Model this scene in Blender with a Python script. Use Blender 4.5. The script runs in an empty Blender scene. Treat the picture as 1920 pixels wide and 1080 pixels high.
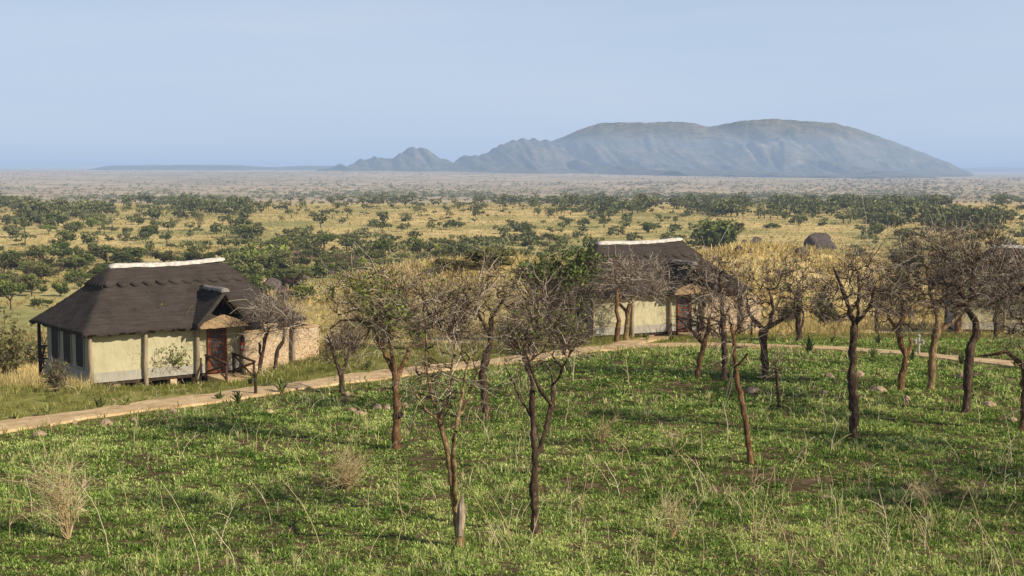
import bpy, math, random
import numpy as np
from mathutils import Vector
random.seed(7)
rng = np.random.default_rng(11)
sc = bpy.context.scene
COL = sc.collection
R = math.radians

# ------------------------------------------------------------------ camera
FPX = 2600.0
CAMZ = 10.0
PITCH = math.atan(225 / FPX)
cam = bpy.data.cameras.new('camera')
co = bpy.data.objects.new('camera', cam)
COL.objects.link(co)
co.location = (0, 0, CAMZ)
co.rotation_euler = (R(90) - PITCH, 0, 0)
cam.sensor_width = 36
cam.lens = 36 * FPX / 1920
cam.clip_start = 0.5
cam.clip_end = 120000
sc.camera = co
sc.view_settings.view_transform = 'Standard'
sc.view_settings.look = 'None'
sc.view_settings.exposure = 0
CP, SP = math.cos(PITCH), math.sin(PITCH)

def ray(px, v):
    cx, cy = (px - 960) / FPX, (540 - v) / FPX
    return np.array([cx, CP + cy * SP, -SP + cy * CP])

def P(px, v, d):
    """the world point seen at pixel px, v of the photograph at depth y = d"""
    r = ray(px, v)
    return np.array([0, 0, CAMZ]) + r * (d / r[1])

# ------------------------------------------------------------------ noise + ground shape
def _h(ix, iy, s):
    n = (ix.astype(np.int64) * 374761393 + iy.astype(np.int64) * 668265263 + s * 1274126177) & 0x7fffffff
    n = ((n ^ (n >> 13)) * 1274126177) & 0x7fffffff
    return ((n ^ (n >> 16)) & 0xffff) / 65535.0

def vnoise(x, y, s=0):
    x = np.asarray(x, float); y = np.asarray(y, float)
    ix, iy = np.floor(x), np.floor(y)
    fx, fy = x - ix, y - iy
    fx = fx * fx * (3 - 2 * fx); fy = fy * fy * (3 - 2 * fy)
    a = _h(ix, iy, s); b = _h(ix + 1, iy, s); c = _h(ix, iy + 1, s); d = _h(ix + 1, iy + 1, s)
    return (a * (1 - fx) + b * fx) * (1 - fy) + (c * (1 - fx) + d * fx) * fy

def fbm(x, y, s=0, o=4):
    t = 0; a = 0.5
    for i in range(o):
        t = t + a * vnoise(x * 2 ** i, y * 2 ** i, s + i); a *= 0.5
    return t

def S(t):
    t = np.clip(t, 0, 1); return t * t * (3 - 2 * t)

GY = [-200, 0, 10, 24, 37, 50, 60, 70, 85, 110, 150, 200, 260, 400, 650, 800, 1500, 2000, 3000, 4000, 5000, 6000, 8000, 12000, 20000, 40000, 90000]
GD = [2, 3, 5.5, 7.05, 7.45, 7.6, 8.0, 8.6, 9.9, 12.3, 16, 19.5, 20.7, 20.5, 18.6, 21, 33, 35, 33.5, 27, 19, 15, 13, 5, -14, -52, -95]

def gz(x, y):
    x = np.asarray(x, float); y = np.asarray(y, float)
    z = 0
    for k in (.94, .97, 1, 1.03, 1.06):
        z = z + np.interp(y * k, GY, GD) / 5
    dip = S((x / np.maximum(y, 1) + .07) / .32) * S((y - 3000) / 2600)
    z = z + dip * np.maximum(0, 38 - z)
    z = CAMZ - z
    z = z - 1.25 * S((-6 - x) / 8) * S((y - 46) / 9) * S((120 - y) / 50)
    z = z - 2.2 * S((-19 - x) / 9) * S((y - 52) / 14) * S((260 - y) / 120)
    g = lambda cx, cy, sx, sy, h: h * np.exp(-((x - cx) / sx) ** 2 - ((y - cy) / sy) ** 2)
    z = z + g(-11, 116, 14, 18, 3.3) + g(3, 112, 12, 15, 3.4) + g(21.5, 122, 9.5, 16, 5.4) + g(33, 130, 9, 16, 4.0) + g(14, 108, 8, 12, 2.0)
    z = z + .10 * (fbm(x * .35, y * .35, 3, 3) - .45) * S((200 - y) / 100)
    z = z + 1.6 * (fbm(x * .012, y * .012, 9, 3) - .45) * S((y - 120) / 150) * S((1200 - y) / 500)
    z = z + 5 * (fbm(x * .0016, y * .0016, 19, 3) - .45) * S((y - 900) / 900)
    return z

def ground_at(px, v):
    r = ray(px, v)
    ys = np.concatenate([np.linspace(12, 140, 1300), np.geomspace(140, 40000, 2500)[1:]])
    t = ys / r[1]
    dz = CAMZ + r[2] * t - gz(r[0] * t, ys)
    i = int(np.argmax(dz < 0))
    if dz[i] >= 0: return None
    f = dz[i - 1] / (dz[i - 1] - dz[i]) if i else 0
    y = ys[i - 1] + (ys[i] - ys[i - 1]) * f if i else ys[0]
    x = r[0] * y / r[1]
    return np.array([x, y, float(gz(x, y))])

# ------------------------------------------------------------------ object helpers
def tag(o, label=None, cat=None, group=None, kind=None):
    if label: o['label'] = label
    if cat: o['category'] = cat
    if group: o['group'] = group
    if kind: o['kind'] = kind
    return o

def empty(name, loc, rz=0, label=None, cat=None, group=None):
    o = bpy.data.objects.new(name, None)
    o.empty_display_size = .3
    COL.objects.link(o)
    o.location = loc; o.rotation_euler = (0, 0, rz)
    return tag(o, label, cat, group)

def link(name, me, mat, parent=None):
    o = bpy.data.objects.new(name, me)
    COL.objects.link(o)
    if mat is not None and len(me.materials) == 0: me.materials.append(mat)
    if parent: o.parent = parent
    return o

def np_mesh(name, V, Q, smooth=False, attrs=None):
    """V (n,3), Q (m,4) quads; attrs name -> per-face floats"""
    me = bpy.data.meshes.new(name)
    V = np.ascontiguousarray(V, np.float32); Q = np.ascontiguousarray(Q, np.int32)
    me.vertices.add(len(V)); me.vertices.foreach_set('co', V.ravel())
    me.loops.add(Q.size); me.loops.foreach_set('vertex_index', Q.ravel())
    me.polygons.add(len(Q)); me.polygons.foreach_set('loop_start', np.arange(0, Q.size, 4, dtype=np.int32))
    me.polygons.foreach_set('use_smooth', np.full(len(Q), smooth, bool))
    me.update(calc_edges=True)
    for k, a in (attrs or {}).items():
        dom = 'FACE' if len(a) == len(Q) else 'POINT'
        at = me.attributes.new(k, 'FLOAT', dom)
        at.data.foreach_set('value', np.ascontiguousarray(a, np.float32))
    return me

class MB:
    """collects boxes, bars, tubes and slabs into one mesh"""
    def __init__(s): s.v = []; s.f = []
    def add(s, vs, fs):
        n = len(s.v); s.v += [tuple(map(float, q)) for q in vs]; s.f += [tuple(i + n for i in f) for f in fs]
    def box(s, x0, x1, y0, y1, z0, z1):
        s.add([(x, y, z) for z in (z0, z1) for y in (y0, y1) for x in (x0, x1)],
              [(0, 2, 3, 1), (4, 5, 7, 6), (0, 1, 5, 4), (2, 6, 7, 3), (0, 4, 6, 2), (1, 3, 7, 5)])
    def hexa(s, bot, top):
        s.add(list(bot) + list(top), [(3, 2, 1, 0), (4, 5, 6, 7), (0, 1, 5, 4), (1, 2, 6, 5), (2, 3, 7, 6), (3, 0, 4, 7)])
    def bar(s, a, b, w, h=None):
        a, b = Vector(a), Vector(b); t = (b - a).normalized(); h = h or w
        u = t.cross(Vector((0, 0, 1)))
        if u.length < .05: u = Vector((1, 0, 0))
        u.normalize(); n = u.cross(t)
        c = [(-1, -1), (1, -1), (1, 1), (-1, 1)]
        s.hexa([a + u * i * w / 2 + n * j * h / 2 for i, j in c], [b + u * i * w / 2 + n * j * h / 2 for i, j in c])
    def tube(s, pts, rs, n=8, cap=True):
        pts = [Vector(p) for p in pts]; vs = []; fs = []
        for i, p in enumerate(pts):
            t = (pts[min(i + 1, len(pts) - 1)] - pts[max(i - 1, 0)]).normalized()
            ref = Vector((1, 0, 0)) if abs(t.x) < .8 else Vector((0, 1, 0))
            u = t.cross(ref).normalized(); w = t.cross(u)
            for k in range(n):
                a = 2 * math.pi * k / n
                vs.append(p + (u * math.cos(a) + w * math.sin(a)) * rs[i])
        for i in range(len(pts) - 1):
            for k in range(n):
                a, b = i * n + k, i * n + (k + 1) % n
                fs.append((a, b, b + n, a + n))
        if cap:
            fs.append(tuple(range(n - 1, -1, -1))); m = (len(pts) - 1) * n; fs.append(tuple(range(m, m + n)))
        s.add(vs, fs)
    def build(s, name, mat, parent=None, smooth=False, bevel=0):
        me = bpy.data.meshes.new(name); me.from_pydata(s.v, [], s.f)
        import bmesh
        bm = bmesh.new(); bm.from_mesh(me)
        bmesh.ops.recalc_face_normals(bm, faces=bm.faces)
        bm.to_mesh(me); bm.free()
        if smooth:
            for p in me.polygons: p.use_smooth = True
        o = link(name, me, mat, parent)
        if bevel:
            m = o.modifiers.new('bevel', 'BEVEL'); m.width = bevel; m.segments = 2
        return o

def tube_batch(Pt, Rd, sides):
    """Pt (N,K,3) polylines, Rd (N,K) radii -> verts, quads"""
    N, K, _ = Pt.shape
    T = np.gradient(Pt, axis=1); T /= np.linalg.norm(T, axis=2, keepdims=True) + 1e-9
    mean = T.mean(1)
    ref = np.where(np.abs(mean[:, 2:3]) < .75, np.array([[0, 0, 1.]]), np.array([[1., 0, 0]]))
    U = np.cross(T, ref[:, None, :]); U /= np.linalg.norm(U, axis=2, keepdims=True) + 1e-9
    W = np.cross(T, U)
    a = np.arange(sides) * 2 * np.pi / sides
    V = Pt[:, :, None, :] + Rd[:, :, None, None] * (U[:, :, None, :] * np.cos(a)[None, None, :, None] + W[:, :, None, :] * np.sin(a)[None, None, :, None])
    idx = np.arange(N * K * sides).reshape(N, K, sides)
    nx = np.roll(idx, -1, axis=2)
    Q = np.stack([idx[:, :-1], nx[:, :-1], nx[:, 1:], idx[:, 1:]], axis=-1).reshape(-1, 4)
    return V.reshape(-1, 3), Q

def join(parts):
    Vs, Qs, n = [], [], 0
    for V, Q in parts:
        Vs.append(V); Qs.append(Q + n); n += len(V)
    return np.concatenate(Vs), np.concatenate(Qs)

def leaf_quads(B, az, el, L, Wd, bend=.35):
    """rhombic leaves from bases B with azimuth, elevation, length, width"""
    D = np.stack([np.cos(az) * np.cos(el), np.sin(az) * np.cos(el), np.sin(el)], -1)
    side = np.stack([-np.sin(az), np.cos(az), np.zeros_like(az)], -1)
    mid = B + D * (L * .55)[:, None]
    tip = B + D * L[:, None]; tip[:, 2] -= bend * L * .5
    V = np.stack([B, mid + side * (Wd / 2)[:, None], tip, mid - side * (Wd / 2)[:, None]], 1)
    n = len(B)
    return V.reshape(-1, 3), np.arange(4 * n).reshape(n, 4)

def rand_quads(C, size, r):
    """randomly oriented leaf sprays centred on C"""
    n = len(C)
    a = r.normal(size=(n, 3)); a /= np.linalg.norm(a, axis=1, keepdims=True)
    b = np.cross(a, r.normal(size=(n, 3))); b /= np.linalg.norm(b, axis=1, keepdims=True)
    s = size[:, None]
    k = r.uniform(.35, .7, (n, 1))
    V = np.stack([C - a * s, C + b * s * k, C + a * s, C - b * s * k], 1)
    return V.reshape(-1, 3), np.arange(4 * n).reshape(n, 4)

# ------------------------------------------------------------------ materials
def mat(name):
    m = bpy.data.materials.new(name); m.use_nodes = True
    nt = m.node_tree; nt.nodes.clear()
    out = nt.nodes.new('ShaderNodeOutputMaterial')
    return m, nt, out

def nd(nt, t, **kw):
    n = nt.nodes.new(t)
    for k, v in kw.items():
        if k.startswith('i_'): n.inputs[k[2:].replace('_', ' ')].default_value = v
        else: setattr(n, k, v)
    return n

def ramp(nt, fac, stops):
    r = nt.nodes.new('ShaderNodeValToRGB')
    e = r.color_ramp.elements
    while len(e) < len(stops): e.new(.5)
    for i, (p, c) in enumerate(stops):
        e[i].position = p; e[i].color = (*c, 1) if len(c) == 3 else c
    nt.links.new(fac, r.inputs[0]); return r.outputs[0]

def noise(nt, vec, scale, detail=4, rough=.6, stretch=None):
    if stretch:
        mp = nd(nt, 'ShaderNodeMapping'); mp.inputs['Scale'].default_value = stretch
        nt.links.new(vec, mp.inputs[0]); vec = mp.outputs[0]
    n = nd(nt, 'ShaderNodeTexNoise'); n.inputs['Scale'].default_value = scale
    n.inputs['Detail'].default_value = detail; n.inputs['Roughness'].default_value = rough
    nt.links.new(vec, n.inputs['Vector']); return n.outputs['Fac']

def mixc(nt, fac, a, b, mode='MIX'):
    m = nd(nt, 'ShaderNodeMix', data_type='RGBA', blend_type=mode)
    for sock, val in ((m.inputs[0], fac), (m.inputs[6], a), (m.inputs[7], b)):
        if hasattr(val, 'links') or isinstance(val, bpy.types.NodeSocket): nt.links.new(val, sock)
        else: sock.default_value = val if isinstance(val, (int, float)) else (*val, 1)
    return m.outputs[2]

def bsdf(nt, out, color, rough=.9, bump=None, bstr=.3, bdist=.02, spec=.15, normal=None):
    b = nd(nt, 'ShaderNodeBsdfPrincipled')
    b.inputs['Roughness'].default_value = rough
    b.inputs['Specular IOR Level'].default_value = spec
    if isinstance(color, bpy.types.NodeSocket): nt.links.new(color, b.inputs['Base Color'])
    else: b.inputs['Base Color'].default_value = (*color, 1)
    if bump is not None:
        bp = nd(nt, 'ShaderNodeBump'); bp.inputs['Strength'].default_value = bstr; bp.inputs['Distance'].default_value = bdist
        nt.links.new(bump, bp.inputs['Height']); nt.links.new(bp.outputs[0], b.inputs['Normal'])
    nt.links.new(b.outputs[0], out.inputs[0]); return b

def coords(nt, kind='Object'):
    return nd(nt, 'ShaderNodeTexCoord').outputs[kind]

def simple(name, c1, c2, scale, rough=.9, bstr=.3, bdist=.02, stretch=None, detail=5, spec=.15):
    m, nt, out = mat(name)
    f = noise(nt, coords(nt), scale, detail, .65, stretch)
    c = ramp(nt, f, [(.3, c1), (.7, c2)])
    bsdf(nt, out, c, rough, f, bstr, bdist, spec)
    return m

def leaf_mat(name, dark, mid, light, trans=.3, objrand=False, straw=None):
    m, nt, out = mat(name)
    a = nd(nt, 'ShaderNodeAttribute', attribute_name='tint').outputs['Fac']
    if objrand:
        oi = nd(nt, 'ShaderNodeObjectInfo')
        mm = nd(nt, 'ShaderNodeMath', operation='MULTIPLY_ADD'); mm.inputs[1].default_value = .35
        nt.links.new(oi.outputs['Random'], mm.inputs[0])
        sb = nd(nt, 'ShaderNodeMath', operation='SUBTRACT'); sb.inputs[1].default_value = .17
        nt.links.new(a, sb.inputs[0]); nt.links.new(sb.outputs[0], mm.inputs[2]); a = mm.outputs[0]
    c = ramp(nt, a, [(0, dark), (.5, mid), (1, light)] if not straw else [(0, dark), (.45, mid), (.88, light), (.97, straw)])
    d = nd(nt, 'ShaderNodeBsdfDiffuse'); t = nd(nt, 'ShaderNodeBsdfTranslucent')
    nt.links.new(c, d.inputs[0]); nt.links.new(c, t.inputs[0])
    mx = nd(nt, 'ShaderNodeMixShader'); mx.inputs[0].default_value = trans
    nt.links.new(d.outputs[0], mx.inputs[1]); nt.links.new(t.outputs[0], mx.inputs[2])
    nt.links.new(mx.outputs[0], out.inputs[0]); return m

M = {}
M['herb'] = leaf_mat('herb', (.035, .075, .016), (.235, .375, .062), (.86, .92, .32), .38, False, (.80, .64, .36))
M['olive'] = leaf_mat('olive_grass', (.14, .16, .035), (.32, .31, .08), (.55, .49, .19), .3)
M['gold'] = leaf_mat('golden_grass', (.27, .235, .085), (.60, .475, .19), (.86, .70, .36), .25)
M['straw'] = leaf_mat('straw', (.40, .28, .13), (.64, .51, .27), (.86, .76, .50), .1)
M['bushgreen'] = leaf_mat('bush_green', (.035, .05, .016), (.135, .165, .04), (.31, .34, .095), .2, True)
M['acacia'] = leaf_mat('acacia_leaf', (.04, .05, .02), (.15, .165, .056), (.34, .34, .12), .2, True)
M['nearacacia'] = leaf_mat('near_acacia', (.045, .07, .02), (.16, .21, .06), (.36, .42, .14), .3)
M['olivebush'] = leaf_mat('olive_bush', (.06, .062, .024), (.15, .15, .055), (.28, .26, .10), .2, True)
M['brownbush'] = leaf_mat('brown_bush', (.07, .055, .035), (.18, .14, .09), (.32, .26, .17), .1, True)
M['newleaf'] = leaf_mat('new_leaf', (.10, .15, .03), (.24, .31, .06), (.46, .50, .13), .35)
M['twig'] = leaf_mat('twig', (.035, .022, .015), (.12, .082, .055), (.72, .60, .45), 0)
M['twiggrey'] = leaf_mat('twig_grey', (.05, .035, .025), (.165, .12, .085), (.72, .61, .47), 0)
M['agave'] = leaf_mat('agave_leaf', (.04, .06, .02), (.15, .19, .065), (.46, .48, .17), .15)
M['farcanopy'] = leaf_mat('far_canopy', (.055, .062, .026), (.17, .18, .07), (.34, .34, .14), .15)
def bark(n, a, b, c):
    m, nt, out = mat(n)
    v = coords(nt)
    f = noise(nt, v, 14, 6, .7, (1, 1, .35))
    g = noise(nt, v, 3, 3)
    cc = ramp(nt, f, [(.28, a), (.5, b), (.75, c)])
    cc = mixc(nt, ramp(nt, g, [(.45, (0, 0, 0)), (.7, (.6, .6, .6))]), cc, a)
    bsdf(nt, out, cc, .95, f, .9, .04); return m
M['bark_dark'] = bark('bark_dark', (.022, .014, .009), (.085, .054, .034), (.34, .235, .15))
M['bark_orange'] = bark('bark_orange', (.035, .018, .009), (.19, .10, .045), (.50, .31, .155))
M['bark_yellow'] = bark('bark_yellow', (.05, .03, .013), (.28, .185, .085), (.66, .50, .27))
M['deadwood'] = simple('dead_wood', (.10, .065, .04), (.62, .49, .35), 16, .9, .6, .03, (1, 1, .2))
M['cut'] = simple('cut_stub', (.012, .01, .008), (.03, .025, .02), 20)
M['rock'] = simple('rock', (.24, .15, .09), (.62, .46, .31), 3.5, .95, .7, .08)
M['darkrock'] = simple('dark_rock', (.055, .042, .036), (.17, .13, .11), 1.6, .95, .9, .3)
M['thatch'] = None
M['timber'] = simple('timber', (.22, .17, .11), (.46, .37, .25), 8, .9, .4, .02, (1, 1, .15))
M['darktimber'] = simple('dark_timber', (.03, .02, .014), (.09, .06, .04), 10, .85, .4, .02, (1, 1, .3))
M['brownrail'] = simple('brown_rail', (.045, .024, .015), (.12, .065, .04), 10, .8, .4, .02)
M['doorred'] = simple('door_red', (.16, .045, .018), (.27, .085, .032), 8, .6, .2, .01, (1, 1, .3), 4, .3)
M['mesh'] = simple('window_mesh', (.008, .009, .010), (.022, .024, .026), 30, .7, .1)
M['doormesh'] = simple('door_mesh', (.03, .03, .032), (.16, .16, .165), 38, .6, .1)
M['tanthatch'] = simple('tan_thatch', (.26, .17, .085), (.46, .32, .17), 22, .95, .6, .03, (1, 1, .25))
M['cap'] = simple('ridge_cement', (.40, .35, .28), (.84, .79, .69), 7, .9, .3, .03)
M['darkcap'] = simple('dormer_cement', (.12, .10, .085), (.36, .32, .28), 5, .9, .4, .03)
M['metal'] = simple('lamp_metal', (.012, .011, .010), (.035, .03, .026), 12, .6)
M['white'] = simple('white_paint', (.26, .24, .20), (.55, .51, .44), 14, .6)
M['red'] = simple('red_paint', (.42, .03, .02), (.55, .05, .03), 8, .4)

def m_thatch():
    m, nt, out = mat('thatch'); v = coords(nt)
    big = noise(nt, v, 1.1, 5, .65)
    fine = noise(nt, v, 24, 6, .8, (.5, .5, 1.6))
    lay = noise(nt, v, 5, 3, .6, (.25, .25, 3))
    c = ramp(nt, fine, [(.3, (.02, .017, .014)), (.52, (.062, .051, .042)), (.74, (.19, .162, .138))])
    c = mixc(nt, .55, c, ramp(nt, big, [(.3, (.032, .026, .021)), (.72, (.115, .094, .077))]))
    c = mixc(nt, .35, c, ramp(nt, lay, [(.35, (.04, .032, .027)), (.65, (.11, .09, .075))]))
    ad = nd(nt, 'ShaderNodeMath', operation='MULTIPLY_ADD'); ad.inputs[1].default_value = .6
    nt.links.new(lay, ad.inputs[0]); nt.links.new(fine, ad.inputs[2])
    bsdf(nt, out, c, 1, ad.outputs[0], .8, .05, .05); return m
M['thatch'] = m_thatch()

def m_canvas(name, c1, c2):
    m, nt, out = mat(name); v = coords(nt)
    f = noise(nt, v, 1.3, 4, .6); w = noise(nt, v, 3.2, 3, .55, (1, 1, .35))
    st = noise(nt, v, 6, 5, .7, (1, 1, .2))
    c = ramp(nt, f, [(.3, c1), (.7, c2)])
    c = mixc(nt, ramp(nt, st, [(.55, (0, 0, 0)), (.85, (.35, .35, .35))]), c, tuple(q * .6 for q in c1))
    bsdf(nt, out, c, .85, w, .6, .14, .1); return m
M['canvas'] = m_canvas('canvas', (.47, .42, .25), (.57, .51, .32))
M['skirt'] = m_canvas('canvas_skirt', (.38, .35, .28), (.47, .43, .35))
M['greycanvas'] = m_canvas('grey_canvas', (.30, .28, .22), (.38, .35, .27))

def m_stone():
    m, nt, out = mat('rubble_stone'); v = coords(nt)
    mp = nd(nt, 'ShaderNodeMapping'); mp.inputs['Scale'].default_value = (4.4, 4.4, 8.5)
    nt.links.new(v, mp.inputs[0])
    wn = nd(nt, 'ShaderNodeTexNoise'); wn.inputs['Scale'].default_value = 2
    nt.links.new(v, wn.inputs['Vector'])
    ad = nd(nt, 'ShaderNodeMix', data_type='RGBA', blend_type='LINEAR_LIGHT'); ad.inputs[0].default_value = .35
    nt.links.new(mp.outputs[0], ad.inputs[6]); nt.links.new(wn.outputs['Color'], ad.inputs[7])
    vo = nd(nt, 'ShaderNodeTexVoronoi'); nt.links.new(ad.outputs[2], vo.inputs['Vector'])
    ve = nd(nt, 'ShaderNodeTexVoronoi', feature='DISTANCE_TO_EDGE'); nt.links.new(ad.outputs[2], ve.inputs['Vector'])
    sep = nd(nt, 'ShaderNodeSeparateColor'); nt.links.new(vo.outputs['Color'], sep.inputs[0])
    c = ramp(nt, sep.outputs[0], [(.0, (.30, .13, .06)), (.3, (.54, .33, .15)), (.6, (.74, .54, .31)), (.85, (.90, .77, .53)), (1, (.30, .20, .13))])
    e = ramp(nt, ve.outputs['Distance'], [(.02, (1, 1, 1)), (.10, (0, 0, 0))])
    c = mixc(nt, e, c, (.62, .50, .36))
    h = ramp(nt, ve.outputs['Distance'], [(.0, (0, 0, 0)), (.2, (1, 1, 1))])
    bsdf(nt, out, c, .95, h, .35, .04); return m
M['stone'] = m_stone()

def m_path():
    m, nt, out = mat('path_earth'); v = coords(nt, 'Object')
    f = noise(nt, v, 1.2, 6, .7); g = noise(nt, v, 7, 5, .7)
    c = ramp(nt, f, [(.3, (.40, .26, .125)), (.55, (.68, .485, .255)), (.75, (.84, .66, .39))])
    c = mixc(nt, ramp(nt, g, [(.52, (0, 0, 0)), (.75, (.6, .6, .6))]), c, (.36, .235, .13))
    bsdf(nt, out, c, .95, g, .5, .04); return m
M['path'] = m_path()

def m_ground():
    m, nt, out = mat('savanna_ground'); v = coords(nt, 'Object')
    at = lambda n: nd(nt, 'ShaderNodeAttribute', attribute_name=n).outputs['Fac']
    # foreground soil with litter
    s1 = noise(nt, v, 3.0, 6, .7); s2 = noise(nt, v, 16, 4, .7)
    soil = ramp(nt, s1, [(.3, (.05, .031, .019)), (.52, (.13, .082, .05)), (.72, (.33, .23, .14))])
    soil = mixc(nt, ramp(nt, s2, [(.5, (0, 0, 0)), (.68, (1, 1, 1))]), soil, (.13, .165, .045))
    # short olive grass
    o1 = noise(nt, v, 1.0, 6, .75)
    olive = ramp(nt, o1, [(.3, (.15, .155, .042)), (.55, (.30, .28, .085)), (.75, (.50, .43, .18))])
    # golden plain
    g1 = noise(nt, v, .020, 6, .62); g2 = noise(nt, v, .16, 9, .82); g3 = noise(nt, v, .06, 5, .7)
    gold = ramp(nt, g2, [(.32, (.32, .255, .10)), (.5, (.68, .51, .205)), (.66, (.92, .72, .36))])
    grn = ramp(nt, g2, [(.32, (.17, .175, .06)), (.5, (.34, .32, .115)), (.68, (.54, .48, .20))])
    mk = nd(nt, 'ShaderNodeMath', operation='MULTIPLY_ADD'); mk.inputs[1].default_value = .55
    nt.links.new(g3, mk.inputs[0]); nt.links.new(g1, mk.inputs[2])
    plain = mixc(nt, ramp(nt, mk.outputs[0], [(.72, (0, 0, 0)), (.90, (1, 1, 1))]), gold, grn)
    # valley green
    plain = mixc(nt, at('green'), plain, grn)
    # far tan plain
    f1 = noise(nt, v, .0016, 6, .65, (1, .45, 1)); f2 = noise(nt, v, .012, 6, .75, (1, .5, 1))
    far = ramp(nt, f2, [(.35, (.32, .255, .155)), (.62, (.64, .50, .32))])
    far = mixc(nt, ramp(nt, f1, [(.46, (0, 0, 0)), (.66, (.6, .6, .6))]), far, (.24, .22, .13))
    plain = mixc(nt, at('far'), plain, far)
    c = mixc(nt, at('olive'), soil, olive)
    c = mixc(nt, at('gold'), c, plain)
    bsdf(nt, out, c, 1, s2, .5, .03, .0); return m
M['ground'] = m_ground()

# ------------------------------------------------------------------ ground sheet
PATH_PX = [(-120, 824), (0, 803), (130, 784), (260, 766), (400, 748), (480, 736), (600, 719), (720, 703), (800, 693), (920, 682), (1050, 665), (1160, 651), (1214, 649), (1318, 647), (1381, 649), (1480, 651), (1560, 654), (1660, 661), (1760, 670), (1900, 684), (2080, 704)]
path_pts = np.array([ground_at(*p) for p in PATH_PX])
spur_pts = np.array([ground_at(*p) for p in [(1150, 652), (1200, 641), (1242, 634), (1292, 629)]])

def resample(p, step):
    p = np.asarray(p, float)
    s = np.concatenate([[0], np.cumsum(np.linalg.norm(np.diff(p, axis=0), axis=1))])
    t = np.linspace(0, s[-1], max(3, int(s[-1] / step)))
    q = np.stack([np.interp(t, s, p[:, i]) for i in range(p.shape[1])], 1)
    for _ in range(6):
        q[1:-1] = (q[:-2] + 2 * q[1:-1] + q[2:]) / 4
    return q
path_c = resample(path_pts[:, :2], .4)
spur_c = resample(spur_pts[:, :2], .4)

def path_y(x): return np.interp(x, path_c[:, 0], path_c[:, 1])
_all_path = np.concatenate([path_c, spur_c])
def path_dist(x, y):
    x = np.asarray(x); y = np.asarray(y); d = np.full(x.shape, 1e9)
    m = (y > 30) & (y < 80)
    if m.any():
        q = np.full(m.sum(), 1e9)
        for a, b in _all_path: q = np.minimum(q, np.hypot(x[m] - a, y[m] - b))
        d[m] = q
    return d

def masks(x, y):
    py = path_y(x)
    beyond = S((y - py + .2) / 1.2)
    right = S((x - 9) / 3) * S((72 - y) / 4)
    olive = beyond * (1 - .85 * right)
    edge = np.exp(-((y - py + 1.6) / 1.3) ** 2) * .55
    olive = np.clip(olive + edge, 0, 1)
    gl = 60 + 4 * S((-x - 8) / 6) + 10 * S((x - 1) / 4) + 3 * (fbm(x * .2, y * .2, 5) - .5)
    gold = S((y - gl) / 6)
    green = S((210 - y) / 40) * S((y - 85) / 40) * S((-14 - x) / 14) * .8 + S((340 - y) / 60) * S((y - 150) / 50) * .6 * S((6 - x) / 40)
    far = S((y - 650) / 500)
    return olive, gold, np.clip(green, 0, 1), far

def build_ground():
    ys = np.concatenate([np.linspace(-40, 18, 20), np.linspace(18.4, 75, 190), np.linspace(75.5, 150, 120), np.geomspace(151, 90000, 260)])
    k = np.linspace(-1, 1, 260); k = np.sign(k) * np.abs(k) ** 1.25
    W = np.maximum(60, ys * 1.2 + 20)
    X = W[:, None] * k[None, :]; Y = np.repeat(ys[:, None], len(k), 1)
    Z = gz(X, Y)
    ol, go, gr, fa = masks(X.ravel(), Y.ravel())
    V = np.stack([X.ravel(), Y.ravel(), Z.ravel()], 1)
    n, m = X.shape; i = np.arange(n * m).reshape(n, m)
    Q = np.stack([i[:-1, :-1], i[:-1, 1:], i[1:, 1:], i[1:, :-1]], -1).reshape(-1, 4)
    o = link('ground', np_mesh('ground', V, Q, True, {'olive': ol, 'gold': go, 'green': gr, 'far': fa}), M['ground'])
    tag(o, kind='structure')
build_ground()

def build_path(name, c, half):
    t = np.gradient(c, axis=0); t /= np.linalg.norm(t, axis=1, keepdims=True)
    nrm = np.stack([-t[:, 1], t[:, 0]], 1)
    rows = []
    for i in range(len(c)):
        w = half * (1 + .30 * (vnoise(i * .35, 3.3, 4) - .5) * 2)
        w2 = half * (1 + .30 * (vnoise(i * .35, 9.3, 6) - .5) * 2)
        pr = []
        for s, dz in ((-w - .06, -.12), (-w, .07), (-w * .4, .085), (w2 * .4, .085), (w2, .07), (w2 + .06, -.12)):
            x, y = c[i] + nrm[i] * s
            pr.append((x, y, float(gz(*(c[i] + nrm[i] * s))) + dz + .012 * math.sin(i * 1.7 + s)))
        rows.append(pr)
    V = np.array(rows).reshape(-1, 3); n, m = len(c), 6; i = np.arange(n * m).reshape(n, m)
    Q = np.stack([i[:-1, :-1], i[1:, :-1], i[1:, 1:], i[:-1, 1:]], -1).reshape(-1, 4)
    tag(link(name, np_mesh(name, V, Q, False), M['path']), kind='structure')
build_path('footpath', path_c, .78)
build_path('cottage_path', spur_c + np.array([0, .004]), .62)

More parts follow.
